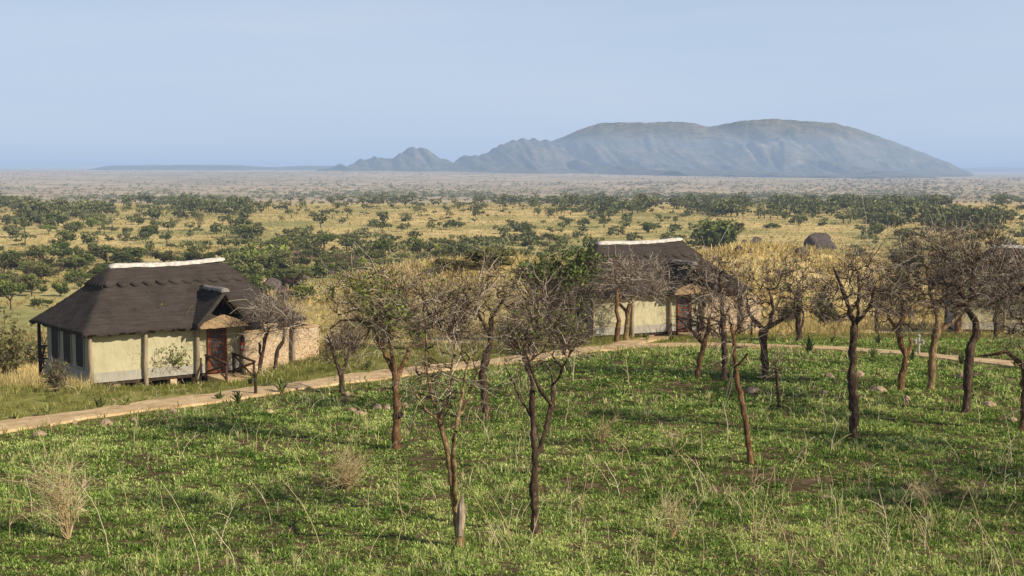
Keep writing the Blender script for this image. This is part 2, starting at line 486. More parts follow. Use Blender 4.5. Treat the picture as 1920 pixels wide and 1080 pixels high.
# ------------------------------------------------------------------ hills on the horizon
HILL_V = []
def build_hills():
    F = [(7400, 820, [(830, 318), (860, 303), (930, 287), (1040, 264), (1080, 246), (1120, 232), (1160, 230), (1200, 231), (1280, 229), (1310, 235), (1330, 239), (1380, 229), (1450, 224), (1500, 227), (1560, 231), (1600, 242), (1660, 262), (1720, 284), (1770, 302), (1810, 320), (1840, 336), (1870, 342)]),
         (6600, 420, [(560, 330), (610, 314), (650, 304), (700, 286), (720, 287), (735, 293), (750, 281), (780, 274), (805, 280), (825, 289), (850, 295), (900, 284), (940, 263), (965, 256), (1000, 252), (1020, 258), (1050, 268), (1080, 290), (1130, 312), (1180, 330)]),
         (6700, 560, [(1060, 330), (1150, 296), (1250, 282), (1330, 285), (1420, 262), (1470, 248), (1520, 272), (1560, 300), (1640, 312), (1720, 324), (1790, 335)])]
    pxs = np.linspace(540, 1900, 500); rs = np.concatenate([np.linspace(5000, 8000, 120), np.linspace(8100, 10500, 16)])
    PX, RR = np.meshgrid(pxs, rs)
    X = (PX - 960) / FPX * RR
    base = -34.0
    Z = np.full(PX.shape, base)
    for n, (r0, w, pts) in enumerate(F):
        a = np.array(pts, float)
        H = CAMZ + (315 - np.interp(PX, a[:, 0], a[:, 1], left=345, right=345)) / FPX * r0
        H = H + 9 * (fbm(PX * .09, PX * 0 + n, 31 + n, 3) - .45)
        spur = fbm(PX / 70 + RR * .0022, RR * .0005 + n * 7, 41 + n, 2) - .4
        ww = w * (1 + 2.0 * spur)
        ww = np.where(RR > r0, w * 1.6, np.maximum(ww, w * .45))
        q = np.abs(RR - r0) / ww
        f = .72 * np.exp(-q ** 1.45) + .28 * np.exp(-.6 * q)
        Z = np.maximum(Z, base + (H - base) * f)
    Z = Z + 9 * (fbm(X * .006, RR * .008, 51, 4) - .47) * S((Z - base) / 40)
    gul = np.abs(2 * fbm(PX / 26 + RR * .0028, RR * .0009, 57, 3) - .92)
    Z = Z - 48 * S((7300 - RR) / 450) * np.clip(.5 - gul, 0, 1) * S((Z - base - 12) / 60) * S((np.max(Z) - Z + 20) / 60)
    V = np.stack([X.ravel(), RR.ravel(), Z.ravel()], 1)
    n, m = X.shape; i = np.arange(n * m).reshape(n, m)
    Q = np.stack([i[:-1, :-1], i[:-1, 1:], i[1:, 1:], i[1:, :-1]], -1).reshape(-1, 4)
    HILL_V.append(V)
    mt, nt, out = mat('hill_slopes'); v = coords(nt)
    a = noise(nt, v, .0055, 6, .7); b = noise(nt, v, .03, 5, .85); c3 = noise(nt, v, .004, 3, .6, (1, .6, 1))
    c = ramp(nt, a, [(.35, (.07, .085, .055)), (.65, (.24, .20, .12))])
    c = mixc(nt, ramp(nt, b, [(.50, (0, 0, 0)), (.60, (.7, .7, .7))]), c, (.035, .045, .025))
    c = mixc(nt, ramp(nt, c3, [(.64, (0, 0, 0)), (.72, (.6, .6, .6))]), c, (.42, .34, .25))
    bsdf(nt, out, c, 1, a, .9, 22, 0)
    tag(link('hills', np_mesh('hills', V, Q, True), mt), kind='structure')
    # low blue ridges on the far horizon
    for nm, r0, vbase, amp, seed, lo, hi in (('distant_ridge', 26000, 305, 3.5, 3, -500, 900), ('distant_ridge', 8800, 311, 4, 8, 60, 1000), ('distant_ridge', 24000, 305, 4, 5, 1560, 2600), ('distant_ridge', 14000, 316, 5, 6, 1500, 2600)):
        px = np.linspace(lo, hi, 160)
        v_ = vbase + amp * (fbm(px * .012, px * 0, seed, 4) - .5) * 2
        fade = S((px - lo) / 150) * S((hi - px) / 150) if lo > -400 else S((hi - px) / 250)
        if hi > 2000: fade = S((px - lo) / 100)
        zt = CAMZ + (315 - v_) / FPX * r0
        zt = -60 + (zt + 60) * fade
        rows = [(r0 - 2600, 0 * zt - 60), (r0 - 900, -60 + (zt + 60) * .6), (r0, zt), (r0 + 2500, 0 * zt - 60)]
        V = np.concatenate([np.stack([(px - 960) / FPX * r, 0 * px + r, z], 1) for r, z in rows])
        i = np.arange(4 * 160).reshape(4, 160)
        Q = np.stack([i[:-1, :-1], i[:-1, 1:], i[1:, 1:], i[1:, :-1]], -1).reshape(-1, 4)
        tag(link(nm, np_mesh(nm, V, Q, True), mt), kind='structure')
build_hills()

# ------------------------------------------------------------------ thatched cottages
RU, RW, EZ, RH = 10.1, 6.8, 2.1, 2.45      # roof length, width, eave height, rise

def roof_h(u, w):
    """height of the thatch over the eave, hipped on all four sides"""
    a = np.minimum(w, RW - w) / (RW / 2) * RH
    b = np.minimum(u, RU - u) / 2.5 * RH
    k = .22
    hh = np.clip(.5 + .5 * (b - a) / k, 0, 1)
    z = b * (1 - hh) + a * hh - k * hh * (1 - hh)
    z = z + .05 * np.sin(np.pi * np.clip(z / RH, 0, 1)) * -1.6      # slight sag
    return np.minimum(z, RH)

def roof_mesh():
    u = np.linspace(0, RU, 170); w = np.linspace(0, RW, 118)
    U, W_ = np.meshgrid(u, w)
    z = roof_h(U, W_)
    # scalloped ridge layer stands proud of the slope below it
    along = np.where(np.minimum(W_, RW - W_) / (RW / 2) < np.minimum(U, RU - U) / 2.5, U, W_ + 20)
    sc_ = np.abs(np.sin(along * np.pi / .78))
    edge = 1.88 - .17 * sc_ ** .7
    z = z + .08 * (fbm(U * 1.5, W_ * 1.5, 61, 4) - .47) + .03 * (vnoise(U * 9, W_ * 9, 66) - .5)
    top = np.stack([U, W_, EZ + z], -1)
    ins = .12
    Ub = np.clip(U, ins, RU - ins); Wb = np.clip(W_, ins, RW - ins)
    zb = np.maximum(roof_h(Ub, Wb), 0) - .22
    bot = np.stack([Ub, Wb, EZ + np.minimum(zb, z - .12)], -1)
    # ragged eave
    n, m = U.shape
    rag = .11 * (vnoise(U * 6, W_ * 6, 71) - .5)
    bot[..., 2] += rag
    V = np.concatenate([top.reshape(-1, 3), bot.reshape(-1, 3)])
    i = np.arange(n * m).reshape(n, m); j = i + n * m
    Q = [np.stack([i[:-1, :-1], i[:-1, 1:], i[1:, 1:], i[1:, :-1]], -1).reshape(-1, 4),
         np.stack([j[:-1, :-1], j[1:, :-1], j[1:, 1:], j[:-1, 1:]], -1).reshape(-1, 4)]
    for a, b, fl in ((i[0], j[0], 0), (i[-1], j[-1], 1), (i[:, 0], j[:, 0], 1), (i[:, -1], j[:, -1], 0)):
        q = np.stack([a[:-1], b[:-1], b[1:], a[1:]], -1)
        Q.append(q[:, ::-1] if fl else q)
    return np_mesh('roof', V, np.concatenate(Q), True)

def cap_mesh(u0, u1, z, r, seed, sag=.05, up=.10):
    mb = MB(); n = 26; pts, rs = [], []
    K = 9
    vs, fs = [], []
    for i in range(n):
        t = i / (n - 1); u = u0 + (u1 - u0) * t
        zz = z + up * (t ** 3) + .03 * (float(vnoise(t * 5, seed, 3)) - .5) - sag * math.sin(math.pi * t)
        rr = r * (1 + .18 * (float(vnoise(t * 14, seed, 5)) - .5)) * (1 if 0 < i < n - 1 else .7)
        for k in range(K):
            a = math.pi * (k / (K - 1))
            drop = .07 * (float(vnoise(t * 22, k * 3.1 + seed, 8))) if k in (0, K - 1) else 0
            vs.append((u, math.cos(a) * rr * 1.55, zz + math.sin(a) * rr - .10 - drop))
    for i in range(n - 1):
        for k in range(K - 1):
            a = i * K + k; fs.append((a, a + 1, a + K + 1, a + K))
    fs.append(tuple(range(K))); fs.append(tuple(range((n - 1) * K, n * K))[::-1])
    mb.add(vs, fs); return mb

def wall_panel(u0, u1, z0, z1, w, axis, bulge, seed, nx=26, nz=14):
    """a taut canvas panel with pull wrinkles, axis 'u' or 'w'"""
    s = np.linspace(u0, u1, nx); t = np.linspace(z0, z1, nz)
    A, Z = np.meshgrid(s, t)
    ed = np.sin(np.pi * (A - u0) / (u1 - u0)) * np.sin(np.pi * np.clip((Z - z0) / (z1 - z0), 0, 1))
    off = bulge * ed + .035 * (fbm(A * 2.2 + Z * 1.4, Z * 1.6 - A * .8, seed, 3) - .45)
    if axis == 'u': V = np.stack([A, w + off, Z], -1)
    else: V = np.stack([w + off, A, Z], -1)
    i = np.arange(nx * nz).reshape(nz, nx)
    Q = np.stack([i[:-1, :-1], i[:-1, 1:], i[1:, 1:], i[1:, :-1]], -1).reshape(-1, 4)
    return V.reshape(-1, 3), Q

def build_cottage(loc, rz, label):
    root = empty('thatched_cottage', loc, rz, label, 'cottage', 'thatched tent cottages beside the path')
    rf = link('roof', roof_mesh(), M['thatch'], root)
    n_ = 260; lay = []
    # path around the hip roof just under the ridge: front, right hip, back, left hip
    for k in range(n_):
        q = k / n_ * 4; f = int(q); t = q - f
        lay.append((f, t))
    rows = []
    for (f, t) in lay:
        L_ = {0: 5.1 + 3.0, 1: 4.0, 2: 5.1 + 3.0, 3: 4.0}[f]
        scal = abs(math.sin((t * L_) / .72 * math.pi)) ** .6
        ze = 1.80 - .20 * scal
        ins = lambda z_: (2.5 * z_ / RH, 3.4 * z_ / RH)
        row = []
        for z_, off in ((RH - .02, .05), (RH - .25, .10), (ze + .12, .13), (ze, .13), (ze + .06, -.02)):
            iu, iw = ins(min(z_, RH)); 
            u0, u1, w0, w1 = iu, RU - iu, iw, RW - iw
            u_, w_ = [(u0 + (u1 - u0) * t, w0), (u1, w0 + (w1 - w0) * t), (u1 - (u1 - u0) * t, w1), (u0, w1 - (w1 - w0) * t)][f]
            base_z = float(roof_h(np.array(u_), np.array(w_)))
            row.append((u_, w_, EZ + base_z + off + .015 * (float(vnoise(k * .7, z_ * 9, 5)) - .5)))
        rows.append(row)
    mb = MB(); m_ = len(rows[0])
    mb.add([p for r_ in rows for p in r_], [(i * m_ + k, i * m_ + k + 1, ((i + 1) % n_) * m_ + k + 1, ((i + 1) % n_) * m_ + k) for i in range(n_) for k in range(m_ - 1)])
    mb.build('ridge_layer', M['thatch'], rf, True)
    cap = cap_mesh(2.42, 7.72, EZ + RH + .06, .145, 2.0)
    c = cap.build('ridge_cap', M['cap'], rf, True); c.location = (0, RW / 2, 0)
    # dormer over the door
    DU, DH, DW = 6.0, 1.42, 1.28
    dm = MB()
    for s in (-1, 1):
        n = 14; vs = []
        for i in range(n):
            t = i / (n - 1)
            y = -.42 + 2.5 * t
            for (k, dz) in ((0, 0), (.5, -.03), (1, .0)):
                x = DU + s * DW * k; z = EZ + DH * (1 - k) + dz
                j = .03 * (float(vnoise(t * 9, k * 4 + s, 5)) - .5)
                vs.append((x, y + .10 * k * 0 + j * (1 if i == 0 else 0), z + .10 + j)); vs.append((x - s * .0, y + j, z - .12 + j))
        fs = []
        for i in range(n - 1):
            a = i * 6; b = a + 6
            for k in (0, 2):
                fs += [(a + k, a + k + 2, b + k + 2, b + k), (a + k + 1, b + k + 1, b + k + 3, a + k + 3)]
            fs += [(a + 4, a + 5, b + 5, b + 4), (a, b, b + 1, a + 1)]
        fs += [(0, 1, 3, 2), (2, 3, 5, 4)]; e = (n - 1) * 6
        fs += [(e, e + 2, e + 3, e + 1), (e + 2, e + 4, e + 5, e + 3)]
        dm.add(vs, fs)
    d = dm.build('dormer', M['thatch'], root)
    dc = cap_mesh(0, 2.05, 0, .13, 5.0, 0, 0).build('dormer_cap', M['darkcap'], d, True)
    dc.location = (DU, 1.6, EZ + DH + .14); dc.rotation_euler = (0, 0, R(-90))
    ap = MB(); nn = 18; vs = []
    for i in range(nn):
        t = i / (nn - 1); x = DU - 1.12 + 2.24 * t
        hgt = .10 + .40 * (1 - abs(2 * t - 1) ** 1.05)
        jb = .035 * (float(vnoise(t * 16, 2.2, 9)) - .5)
        vs += [(x, -.36, EZ - .10 + jb), (x, -.10, EZ - .06 + hgt), (x, -.02, EZ - .06 + hgt - .03), (x, -.20, EZ - .10 + jb)]
    fs = []
    for i in range(nn - 1):
        a = i * 4
        for k in range(4): fs.append((a + k, a + (k + 1) % 4, a + 4 + (k + 1) % 4, a + 4 + k))
    fs += [(0, 1, 2, 3), tuple(range((nn - 1) * 4, nn * 4))]
    ap.add(vs, fs); ap.build('thatch_apron', M['tanthatch'], d)
    for s in (-1, 1):
        r_ = MB(); r_.tube([(DU + s * 1.1, -.30, EZ + .06), (DU + s * .02, -.30, EZ + DH - .12)], [.045, .04], 7); r_.build('rafter', M['timber'], d, True)
        r_ = MB(); r_.tube([(DU + s * .7, .1, EZ + .42), (DU + s * .02, .1, EZ + DH - .16)], [.04, .035], 7); r_.build('rafter', M['timber'], d, True)
    # tent body
    seams = [.45, 2.73, 5.07, 5.52]
    pr = [wall_panel(a + .004, b - .004, .40, 2.26, .5, 'u', .05, 81 + i) for i, (a, b) in enumerate(zip(seams[:-1], seams[1:]))]
    pr.append(wall_panel(6.40, 7.08, .40, 2.26, .5, 'u', .03, 88, 10))
    pr.append(wall_panel(5.52, 6.40, 2.02, 2.26, .5, 'u', .0, 89, 8, 4))
    for V, Q in pr: link('canvas_panel', np_mesh('canvas_panel', V, Q, True), M['canvas'], root)
    pr = [wall_panel(a + .004, b - .004, .02, .42, .47, 'u', .02, 91 + i, 26, 6) for i, (a, b) in enumerate(zip(seams[:-1], seams[1:]))]
    pr.append(wall_panel(6.40, 7.08, .02, .42, .47, 'u', .01, 98, 10, 6))
    for V, Q in pr: link('wall_skirt', np_mesh('wall_skirt', V, Q, True), M['skirt'], root)
    V, Q = wall_panel(.5, 5.7, .45, 2.26, .45, 'w', .0, 101, 40, 14)
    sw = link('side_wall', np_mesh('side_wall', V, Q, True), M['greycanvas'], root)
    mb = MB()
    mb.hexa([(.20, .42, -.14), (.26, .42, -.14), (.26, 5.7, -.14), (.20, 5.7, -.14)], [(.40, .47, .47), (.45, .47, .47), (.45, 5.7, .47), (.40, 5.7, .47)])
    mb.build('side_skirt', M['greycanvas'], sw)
    for w0 in (1.15, 2.65, 4.15):
        ww = .85; z0, z1 = .58, 1.92; rr = .14; vs = []
        for cx, cz, a0 in ((w0 + rr, z0 + rr, 180), (w0 + ww - rr, z0 + rr, 270), (w0 + ww - rr, z1 - rr, 0), (w0 + rr, z1 - rr, 90)):
            for k in range(5):
                a = R(a0 + k * 22.5); vs.append((cx + rr * math.cos(a), cz + rr * math.sin(a)))
        n = len(vs)
        mb = MB(); mb.add([(.405, a, b) for a, b in vs] + [(.43, a, b) for a, b in vs], [tuple(range(n)), tuple(range(2 * n - 1, n - 1, -1))] + [(i, (i + 1) % n, n + (i + 1) % n, n + i) for i in range(n)])
        wo = mb.build('window', M['mesh'], root)
        mb = MB(); cx = w0 + ww / 2; cz = (z0 + z1) / 2
        big = [(cx + (a - cx) * 1.10, cz + (b - cz) * 1.06) for a, b in vs]
        mb.add([(.395, a, b) for a, b in vs] + [(.395, a, b) for a, b in big] + [(.435, a, b) for a, b in big],
               [(i, (i + 1) % n, n + (i + 1) % n, n + i) for i in range(n)] + [(n + i, n + (i + 1) % n, 2 * n + (i + 1) % n, 2 * n + i) for i in range(n)])
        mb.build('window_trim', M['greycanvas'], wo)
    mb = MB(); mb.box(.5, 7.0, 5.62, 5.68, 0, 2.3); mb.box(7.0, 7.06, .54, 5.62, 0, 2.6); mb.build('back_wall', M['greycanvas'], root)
    mb = MB(); mb.box(.5, 7.0, .52, 6.75, -.12, -.003); mb.build('floor', M['darktimber'], root)
    # door
    mb = MB()
    for a, b in ((5.52, 5.61), (6.31, 6.40)): mb.box(a, b, .40, .52, 0, 2.02)
    mb.box(5.61, 6.31, .40, .52, 1.93, 2.02); mb.box(5.61, 6.31, .40, .52, 0, .05)
    fr = mb.build('door', M['doorred'], root)
    mb = MB(); mb.box(5.62, 6.30, .462, .48, .05, 1.93); mb.build('door_mesh', M['doormesh'], fr)
    mb = MB()
    for a, b in ((5.615, 5.68), (6.24, 6.305)): mb.box(a, b, .43, .462, .05, 1.93)
    for z in (.05, .28, .52, .74, .98, 1.2, 1.42, 1.64, 1.86): mb.box(5.68, 6.24, .433, .462, z, z + .05)
    for x, z0, z1 in ((5.88, .10, .28), (6.06, .33, .52), (5.84, .57, .74), (6.03, .57, .74), (5.90, .79, .98), (6.08, 1.03, 1.2), (5.86, 1.03, 1.2), (5.96, 1.25, 1.42), (6.1, 1.47, 1.64), (5.86, 1.69, 1.86), (6.05, 1.69, 1.86)):
        mb.box(x, x + .04, .436, .462, z0, z1)
    mb.build('lattice', M['doorred'], fr)
    # posts
    for i, (u, w, z0, z1) in enumerate(((.42, .40, -.25, 2.2), (2.73, .36, -.45, 2.2), (5.02, .36, -.3, 2.2), (7.12, .32, -.2, 2.2), (9.55, .30, -.45, 2.05))):
        mb = MB(); k = 7
        mb.tube([(u + .02 * math.sin(i * 2 + q), w + .012 * math.cos(i + q * 1.3), z0 + (z1 - z0) * q / k) for q in range(k + 1)], [.098 - .014 * q / k for q in range(k + 1)], 10)
        mb.build('post', M['timber'], root, True)
    for u, w in ((.35, 6.45), (3.6, 6.5), (6.9, 6.5)):
        mb = MB(); mb.tube([(u, w, -2.4), (u + .02, w, -.2), (u, w + .02, 1.0), (u, w, 2.2)], [.09, .085, .08, .075], 8); mb.build('veranda_post', M['darktimber'], root, True)
    mb = MB()
    for z in (.35, .92): mb.tube([(.34, 5.75, z), (.34, 6.45, z)], [.045, .045], 6); mb.tube([(.35, 6.5, z), (6.9, 6.5, z)], [.045, .045], 6)
    for k in range(9): mb.tube([(.34 + .82 * k, 6.5, -.1), (.34 + .82 * k, 6.5, .92)], [.04, .04], 6)
    mb.tube([(.34, 5.8, .0), (.34, 6.4, .9)], [.04, .04], 6); mb.tube([(.34, 5.8, .9), (.34, 6.4, .0)], [.04, .04], 6)
    mb.build('veranda_railing', M['darktimber'], root)
    # stone piers and log stilts
    for u, wd, h in ((.62, .5, .8), (1.55, .28, .75), (2.75, .32, .7), (4.0, .3, .6), (5.1, .3, .5)):
        mb = MB(); mb.box(u - wd / 2, u + wd / 2, .50, .90, -h - .2, -.125); mb.build('pier', M['stone'], root, False, .015)
    for w in (1.5, 2.3, 3.1, 3.9, 4.7, 5.5, 6.3):
        mb = MB(); mb.tube([(.62, w, -2.6), (.64, w + .02, -1.2), (.62, w, -.125)], [.17, .165, .155], 9); mb.build('stilt', M['darktimber'], root, True)
    # walled bathroom
    mb = MB()
    mb.box(7.10, 10.9, .46, .72, -.6, 1.63); mb.box(10.64, 10.9, .72, 3.6, -.6, 1.63); mb.box(7.10, 10.9, 3.6, 3.86, -.6, 1.63)
    sw = mb.build('stone_wall', M['stone'], root)
    mb = MB(); mb.box(7.10, 10.93, .43, .75, 1.632, 1.69); mb.box(10.61, 10.93, .75, 3.57, 1.632, 1.69); mb.box(7.1, 10.93, 3.57, 3.89, 1.632, 1.69)
    mb.build('coping', M['path'], sw)
    # porch slab and two side railings
    mb = MB(); mb.box(5.35, 6.75, -1.9, .39, -.45, -.05); mb.box(5.45, 6.6, -2.3, -1.9, -.5, -.18); mb.build('porch_step', M['path'], root, False, .02)
    for u, w0, w1 in ((5.34, .18, -1.75), (6.52, .05, -1.9)):
        mb = MB()
        mb.tube([(u, w0, -.3), (u, w0, .82)], [.06, .055], 8); mb.tube([(u, w1, -.5), (u, w1, .70)], [.06, .055], 8)
        mb.tube([(u, w0 + .08, .80), (u, w1 - .10, .68)], [.055, .055], 8)
        mb.tube([(u, w0, .08), (u, w1, .62)], [.042, .042], 7); mb.tube([(u + .03, w0, .72), (u + .03, w1, -.02)], [.042, .042], 7)
        mb.build('porch_railing', M['brownrail'], root, True)
    return root

TH1, TH2, TH3 = math.atan2(.6, .8), R(27), R(-10)
C1, C2, C3 = (-17.13, 55.0, 1.28), (3.9, 69.0, 1.51), (24.75, 77.1, .95)
build_cottage(C1, TH1, 'thatched tent cottage nearest the viewer on stilts, at the left edge of the lawn')
build_cottage(C2, TH2, 'thatched tent cottage in the middle, half hidden behind leafless trees')
build_cottage(C3, TH3, 'thatched tent cottage at the right edge, mostly hidden behind dense bare trees')

def local(C, th, u, w, z=0):
    return (C[0] + math.cos(th) * u - math.sin(th) * w, C[1] + math.sin(th) * u + math.cos(th) * w, C[2] + z)

def in_cottage(x, y):
    r = np.zeros(np.shape(x), bool)
    for C, th in ((C1, TH1), (C2, TH2), (C3, TH3)):
        dx, dy = x - C[0], y - C[1]
        u = dx * math.cos(th) + dy * math.sin(th); w = -dx * math.sin(th) + dy * math.cos(th)
        r |= (u > .25) & (u < 10.95) & (w > .4) & (w < 6.6)
        r |= (u > 5.2) & (u < 6.8) & (w > -2.35) & (w < .5)
    return r

# wall lantern and extinguisher on the door post of the near cottage
for C, th, nm in ((C1, TH1, 'near left'), (C2, TH2, 'middle')):
    e = empty('wall_lantern', local(C, th, 7.02, .17, 1.42), th, f'small dark lantern on the post right of the door of the {nm} cottage', 'lantern', 'wall lanterns by the cottage doors')
    mb = MB(); mb.tube([(0, .06, .12), (-.02, -.05, .16), (-.06, -.12, .1)], [.018, .018, .016], 6); mb.build('bracket', M['metal'], e)
    mb = MB(); mb.tube([(-.06, -.12, -.14), (-.06, -.12, -.12), (-.06, -.12, .04), (-.06, -.12, .10)], [.05, .075, .085, .02], 8); mb.build('lamp_head', M['metal'], e)
e = empty('fire_extinguisher', local(C1, TH1, 6.98, .20, .86), TH1, 'red and white fire extinguisher hung on the door post of the near left cottage', 'fire extinguisher')
mb = MB(); mb.tube([(0, 0, 0), (0, 0, .02), (0, 0, .34), (0, 0, .40), (0, 0, .44)], [.05, .075, .075, .045, .025], 10); mb.build('cylinder_body', M['red'], e, True)
mb = MB(); mb.box(-.055, .055, -.085, -.05, .08, .26); mb.build('label_plate', M['white'], e)
mb = MB(); mb.tube([(0, 0, .43), (.05, 0, .50), (.09, -.02, .40)], [.015, .014, .012], 6); mb.build('hose', M['metal'], e)

# ------------------------------------------------------------------ thorn trees
def crown_samples(r, n, crowns, d, flat=0):
    w = np.array([c[2] * c[3] for c in crowns], float); w /= w.sum()
    out = []
    for c, k in zip(crowns, r.multinomial(n, w)):
        q = r.normal(size=(k, 3)); q /= np.linalg.norm(q, axis=1, keepdims=True)
        q *= r.uniform(0.05, 1, (k, 1)) ** .42
        ctr = P(c[0], c[1], d); sx = c[2] * d / FPX; sz = c[3] * d / FPX
        out.append(ctr + q * np.array([sx, sx * .85, sz]))
    return np.concatenate(out)

def grow(r, base_d, limbs, crowns, natt, ntwig, seed):
    """limbs: polylines in photo pixels at depth d. Returns trunk polylines and twig polylines."""
    d = base_d; px = d / FPX
    polys = []; nodes = []; ndir = []; grows = []
    for li, l in enumerate(limbs):
        a = np.array(l, float)
        dep = 0 if li == 0 else r.uniform(-.9, .9)
        K = max(4, int(np.sum(np.hypot(*np.diff(a[:, :2], axis=0).T)) / 9))
        s = np.concatenate([[0], np.cumsum(np.hypot(*np.diff(a[:, :2], axis=0).T))]); t = np.linspace(0, s[-1], K)
        q = np.stack([np.interp(t, s, a[:, i]) for i in range(3)], 1)
        tt = t / s[-1]
        pts = np.array([P(q[i, 0] + r.normal() * .9, q[i, 1], d) for i in range(K)])
        pts[:, 1] += dep * tt + (r.normal(size=K).cumsum() * .025)
        rad = q[:, 2] * .80 * px * (1 + .13 * r.normal(size=K))
        if li == 0:
            g = float(gz(pts[0, 0], pts[0, 1])); pts[0, 2] = g - .12; rad[0] *= 1.35
        else:
            allp = np.concatenate([p for p, _ in polys]); k = np.argmin(np.linalg.norm((allp - pts[0]) * np.array([1, .1, 1]), axis=1)); pts += (allp[k] - pts[0]) * np.exp(-tt * 6)[:, None]
        polys.append((pts, np.maximum(rad, .012)))
        top = max(c[1] + c[3] * 1.25 for c in crowns)
        for i in range(K):
            if q[i, 1] < top:
                nodes.append(pts[i]); ndir.append(pts[min(i + 1, K - 1)] - pts[max(i - 1, 0)])
    if not nodes:
        nodes.append(polys[0][0][-1]); ndir.append(np.array([0, 0, 1.]))
    nodes = list(nodes); ndir = [v / (np.linalg.norm(v) + 1e-9) for v in ndir]
    att = crown_samples(r, natt, crowns, d)
    N0 = np.array(nodes)
    dist = np.min(np.linalg.norm(att[:, None] - N0[None], axis=2), axis=1)
    att = att[np.argsort(dist)]
    br = []; brr = []
    arr = np.zeros((len(nodes) + natt * 5, 3)); arr[:len(nodes)] = N0; cnt = len(nodes); dirs = list(ndir)
    big = np.median(dist)
    for i, A in enumerate(att):
        v = A - arr[:cnt]; L = np.linalg.norm(v, axis=1)
        cosang = np.einsum('ij,ij->i', v, np.array(dirs)) / (L + 1e-6)
        k = int(np.argmin(L * (1.35 - .35 * cosang)))
        p0 = arr[k]; l = L[k]
        if l < .05: continue
        dr = dirs[k] * .5 + v[k] / l * .4 + r.normal(size=3) * .3
        c1 = p0 + dr * l * .45
        t = np.linspace(0, 1, 6)[:, None]
        b = (1 - t) ** 2 * p0 + 2 * t * (1 - t) * c1 + t * t * A
        b[1:-1] += r.normal(size=(4, 3)) * l * .05
        br.append(b); r0 = np.clip(.018 + .032 * l, .014, .062) * (1 if i < natt * .4 else .6)
        brr.append(np.linspace(r0, r0 * .4, 6))
        for j in range(1, 6):
            arr[cnt] = b[j]; cnt += 1; tg = b[j] - b[j - 1]; dirs.append(tg / (np.linalg.norm(tg) + 1e-9))
    br = np.array(br); brr = np.array(brr)
    # twigs
    flat = arr[len(nodes):cnt]; D = np.array(dirs[len(nodes):])
    cen = np.array(P(np.mean([c[0] for c in crowns]), np.mean([c[1] + c[3] * .5 for c in crowns]), d))
    def twigs(base, tdir, n, L0, L1, r0):
        k = r.integers(0, len(base), n); B = base[k]
        out = B - cen; out /= np.linalg.norm(out, axis=1, keepdims=True) + 1e-6
        v = tdir[k] * .5 + out * .55 + r.normal(size=(n, 3)) * .55 + np.array([0, 0, .15])
        v /= np.linalg.norm(v, axis=1, keepdims=True)
        L = r.uniform(L0, L1, n) ** 1.0
        bend = r.normal(size=(n, 3)) * .52 + np.array([0, 0, -.10])
        t = np.linspace(0, 1, 5)[None, :, None]
        pts = B[:, None] + v[:, None] * t * L[:, None, None] + bend[:, None] * t ** 2 * L[:, None, None]
        pts[:, 1:-1] += r.normal(size=(n, 3, 3)) * .075 * L[:, None, None]
        rad = r0 * r.uniform(.7, 1.25, (n, 1)) * np.linspace(1, .45, 5)[None]
        return pts, rad
    if len(flat) == 0: return polys, None
    th = max(.0050, d * .000125)
    w1, q1 = twigs(flat, D, ntwig, .25, .85, th * 1.15)
    nw = max(8, ntwig // 28)
    wl, ql = twigs(flat, D + np.array([0, 0, .5]), nw, .7, 1.5, th * 1.5)
    w1 = np.concatenate([w1, wl]); q1 = np.concatenate([q1, ql])
    f2 = w1[:, 1:].reshape(-1, 3); d2 = np.repeat(w1[:, -1] - w1[:, 0], 4, 0); d2 /= np.linalg.norm(d2, axis=1, keepdims=True)
    w2, q2 = twigs(f2, d2, int(ntwig * 1.1), .12, .42, th)
    return polys, (br, brr, w1, q1, w2, q2)

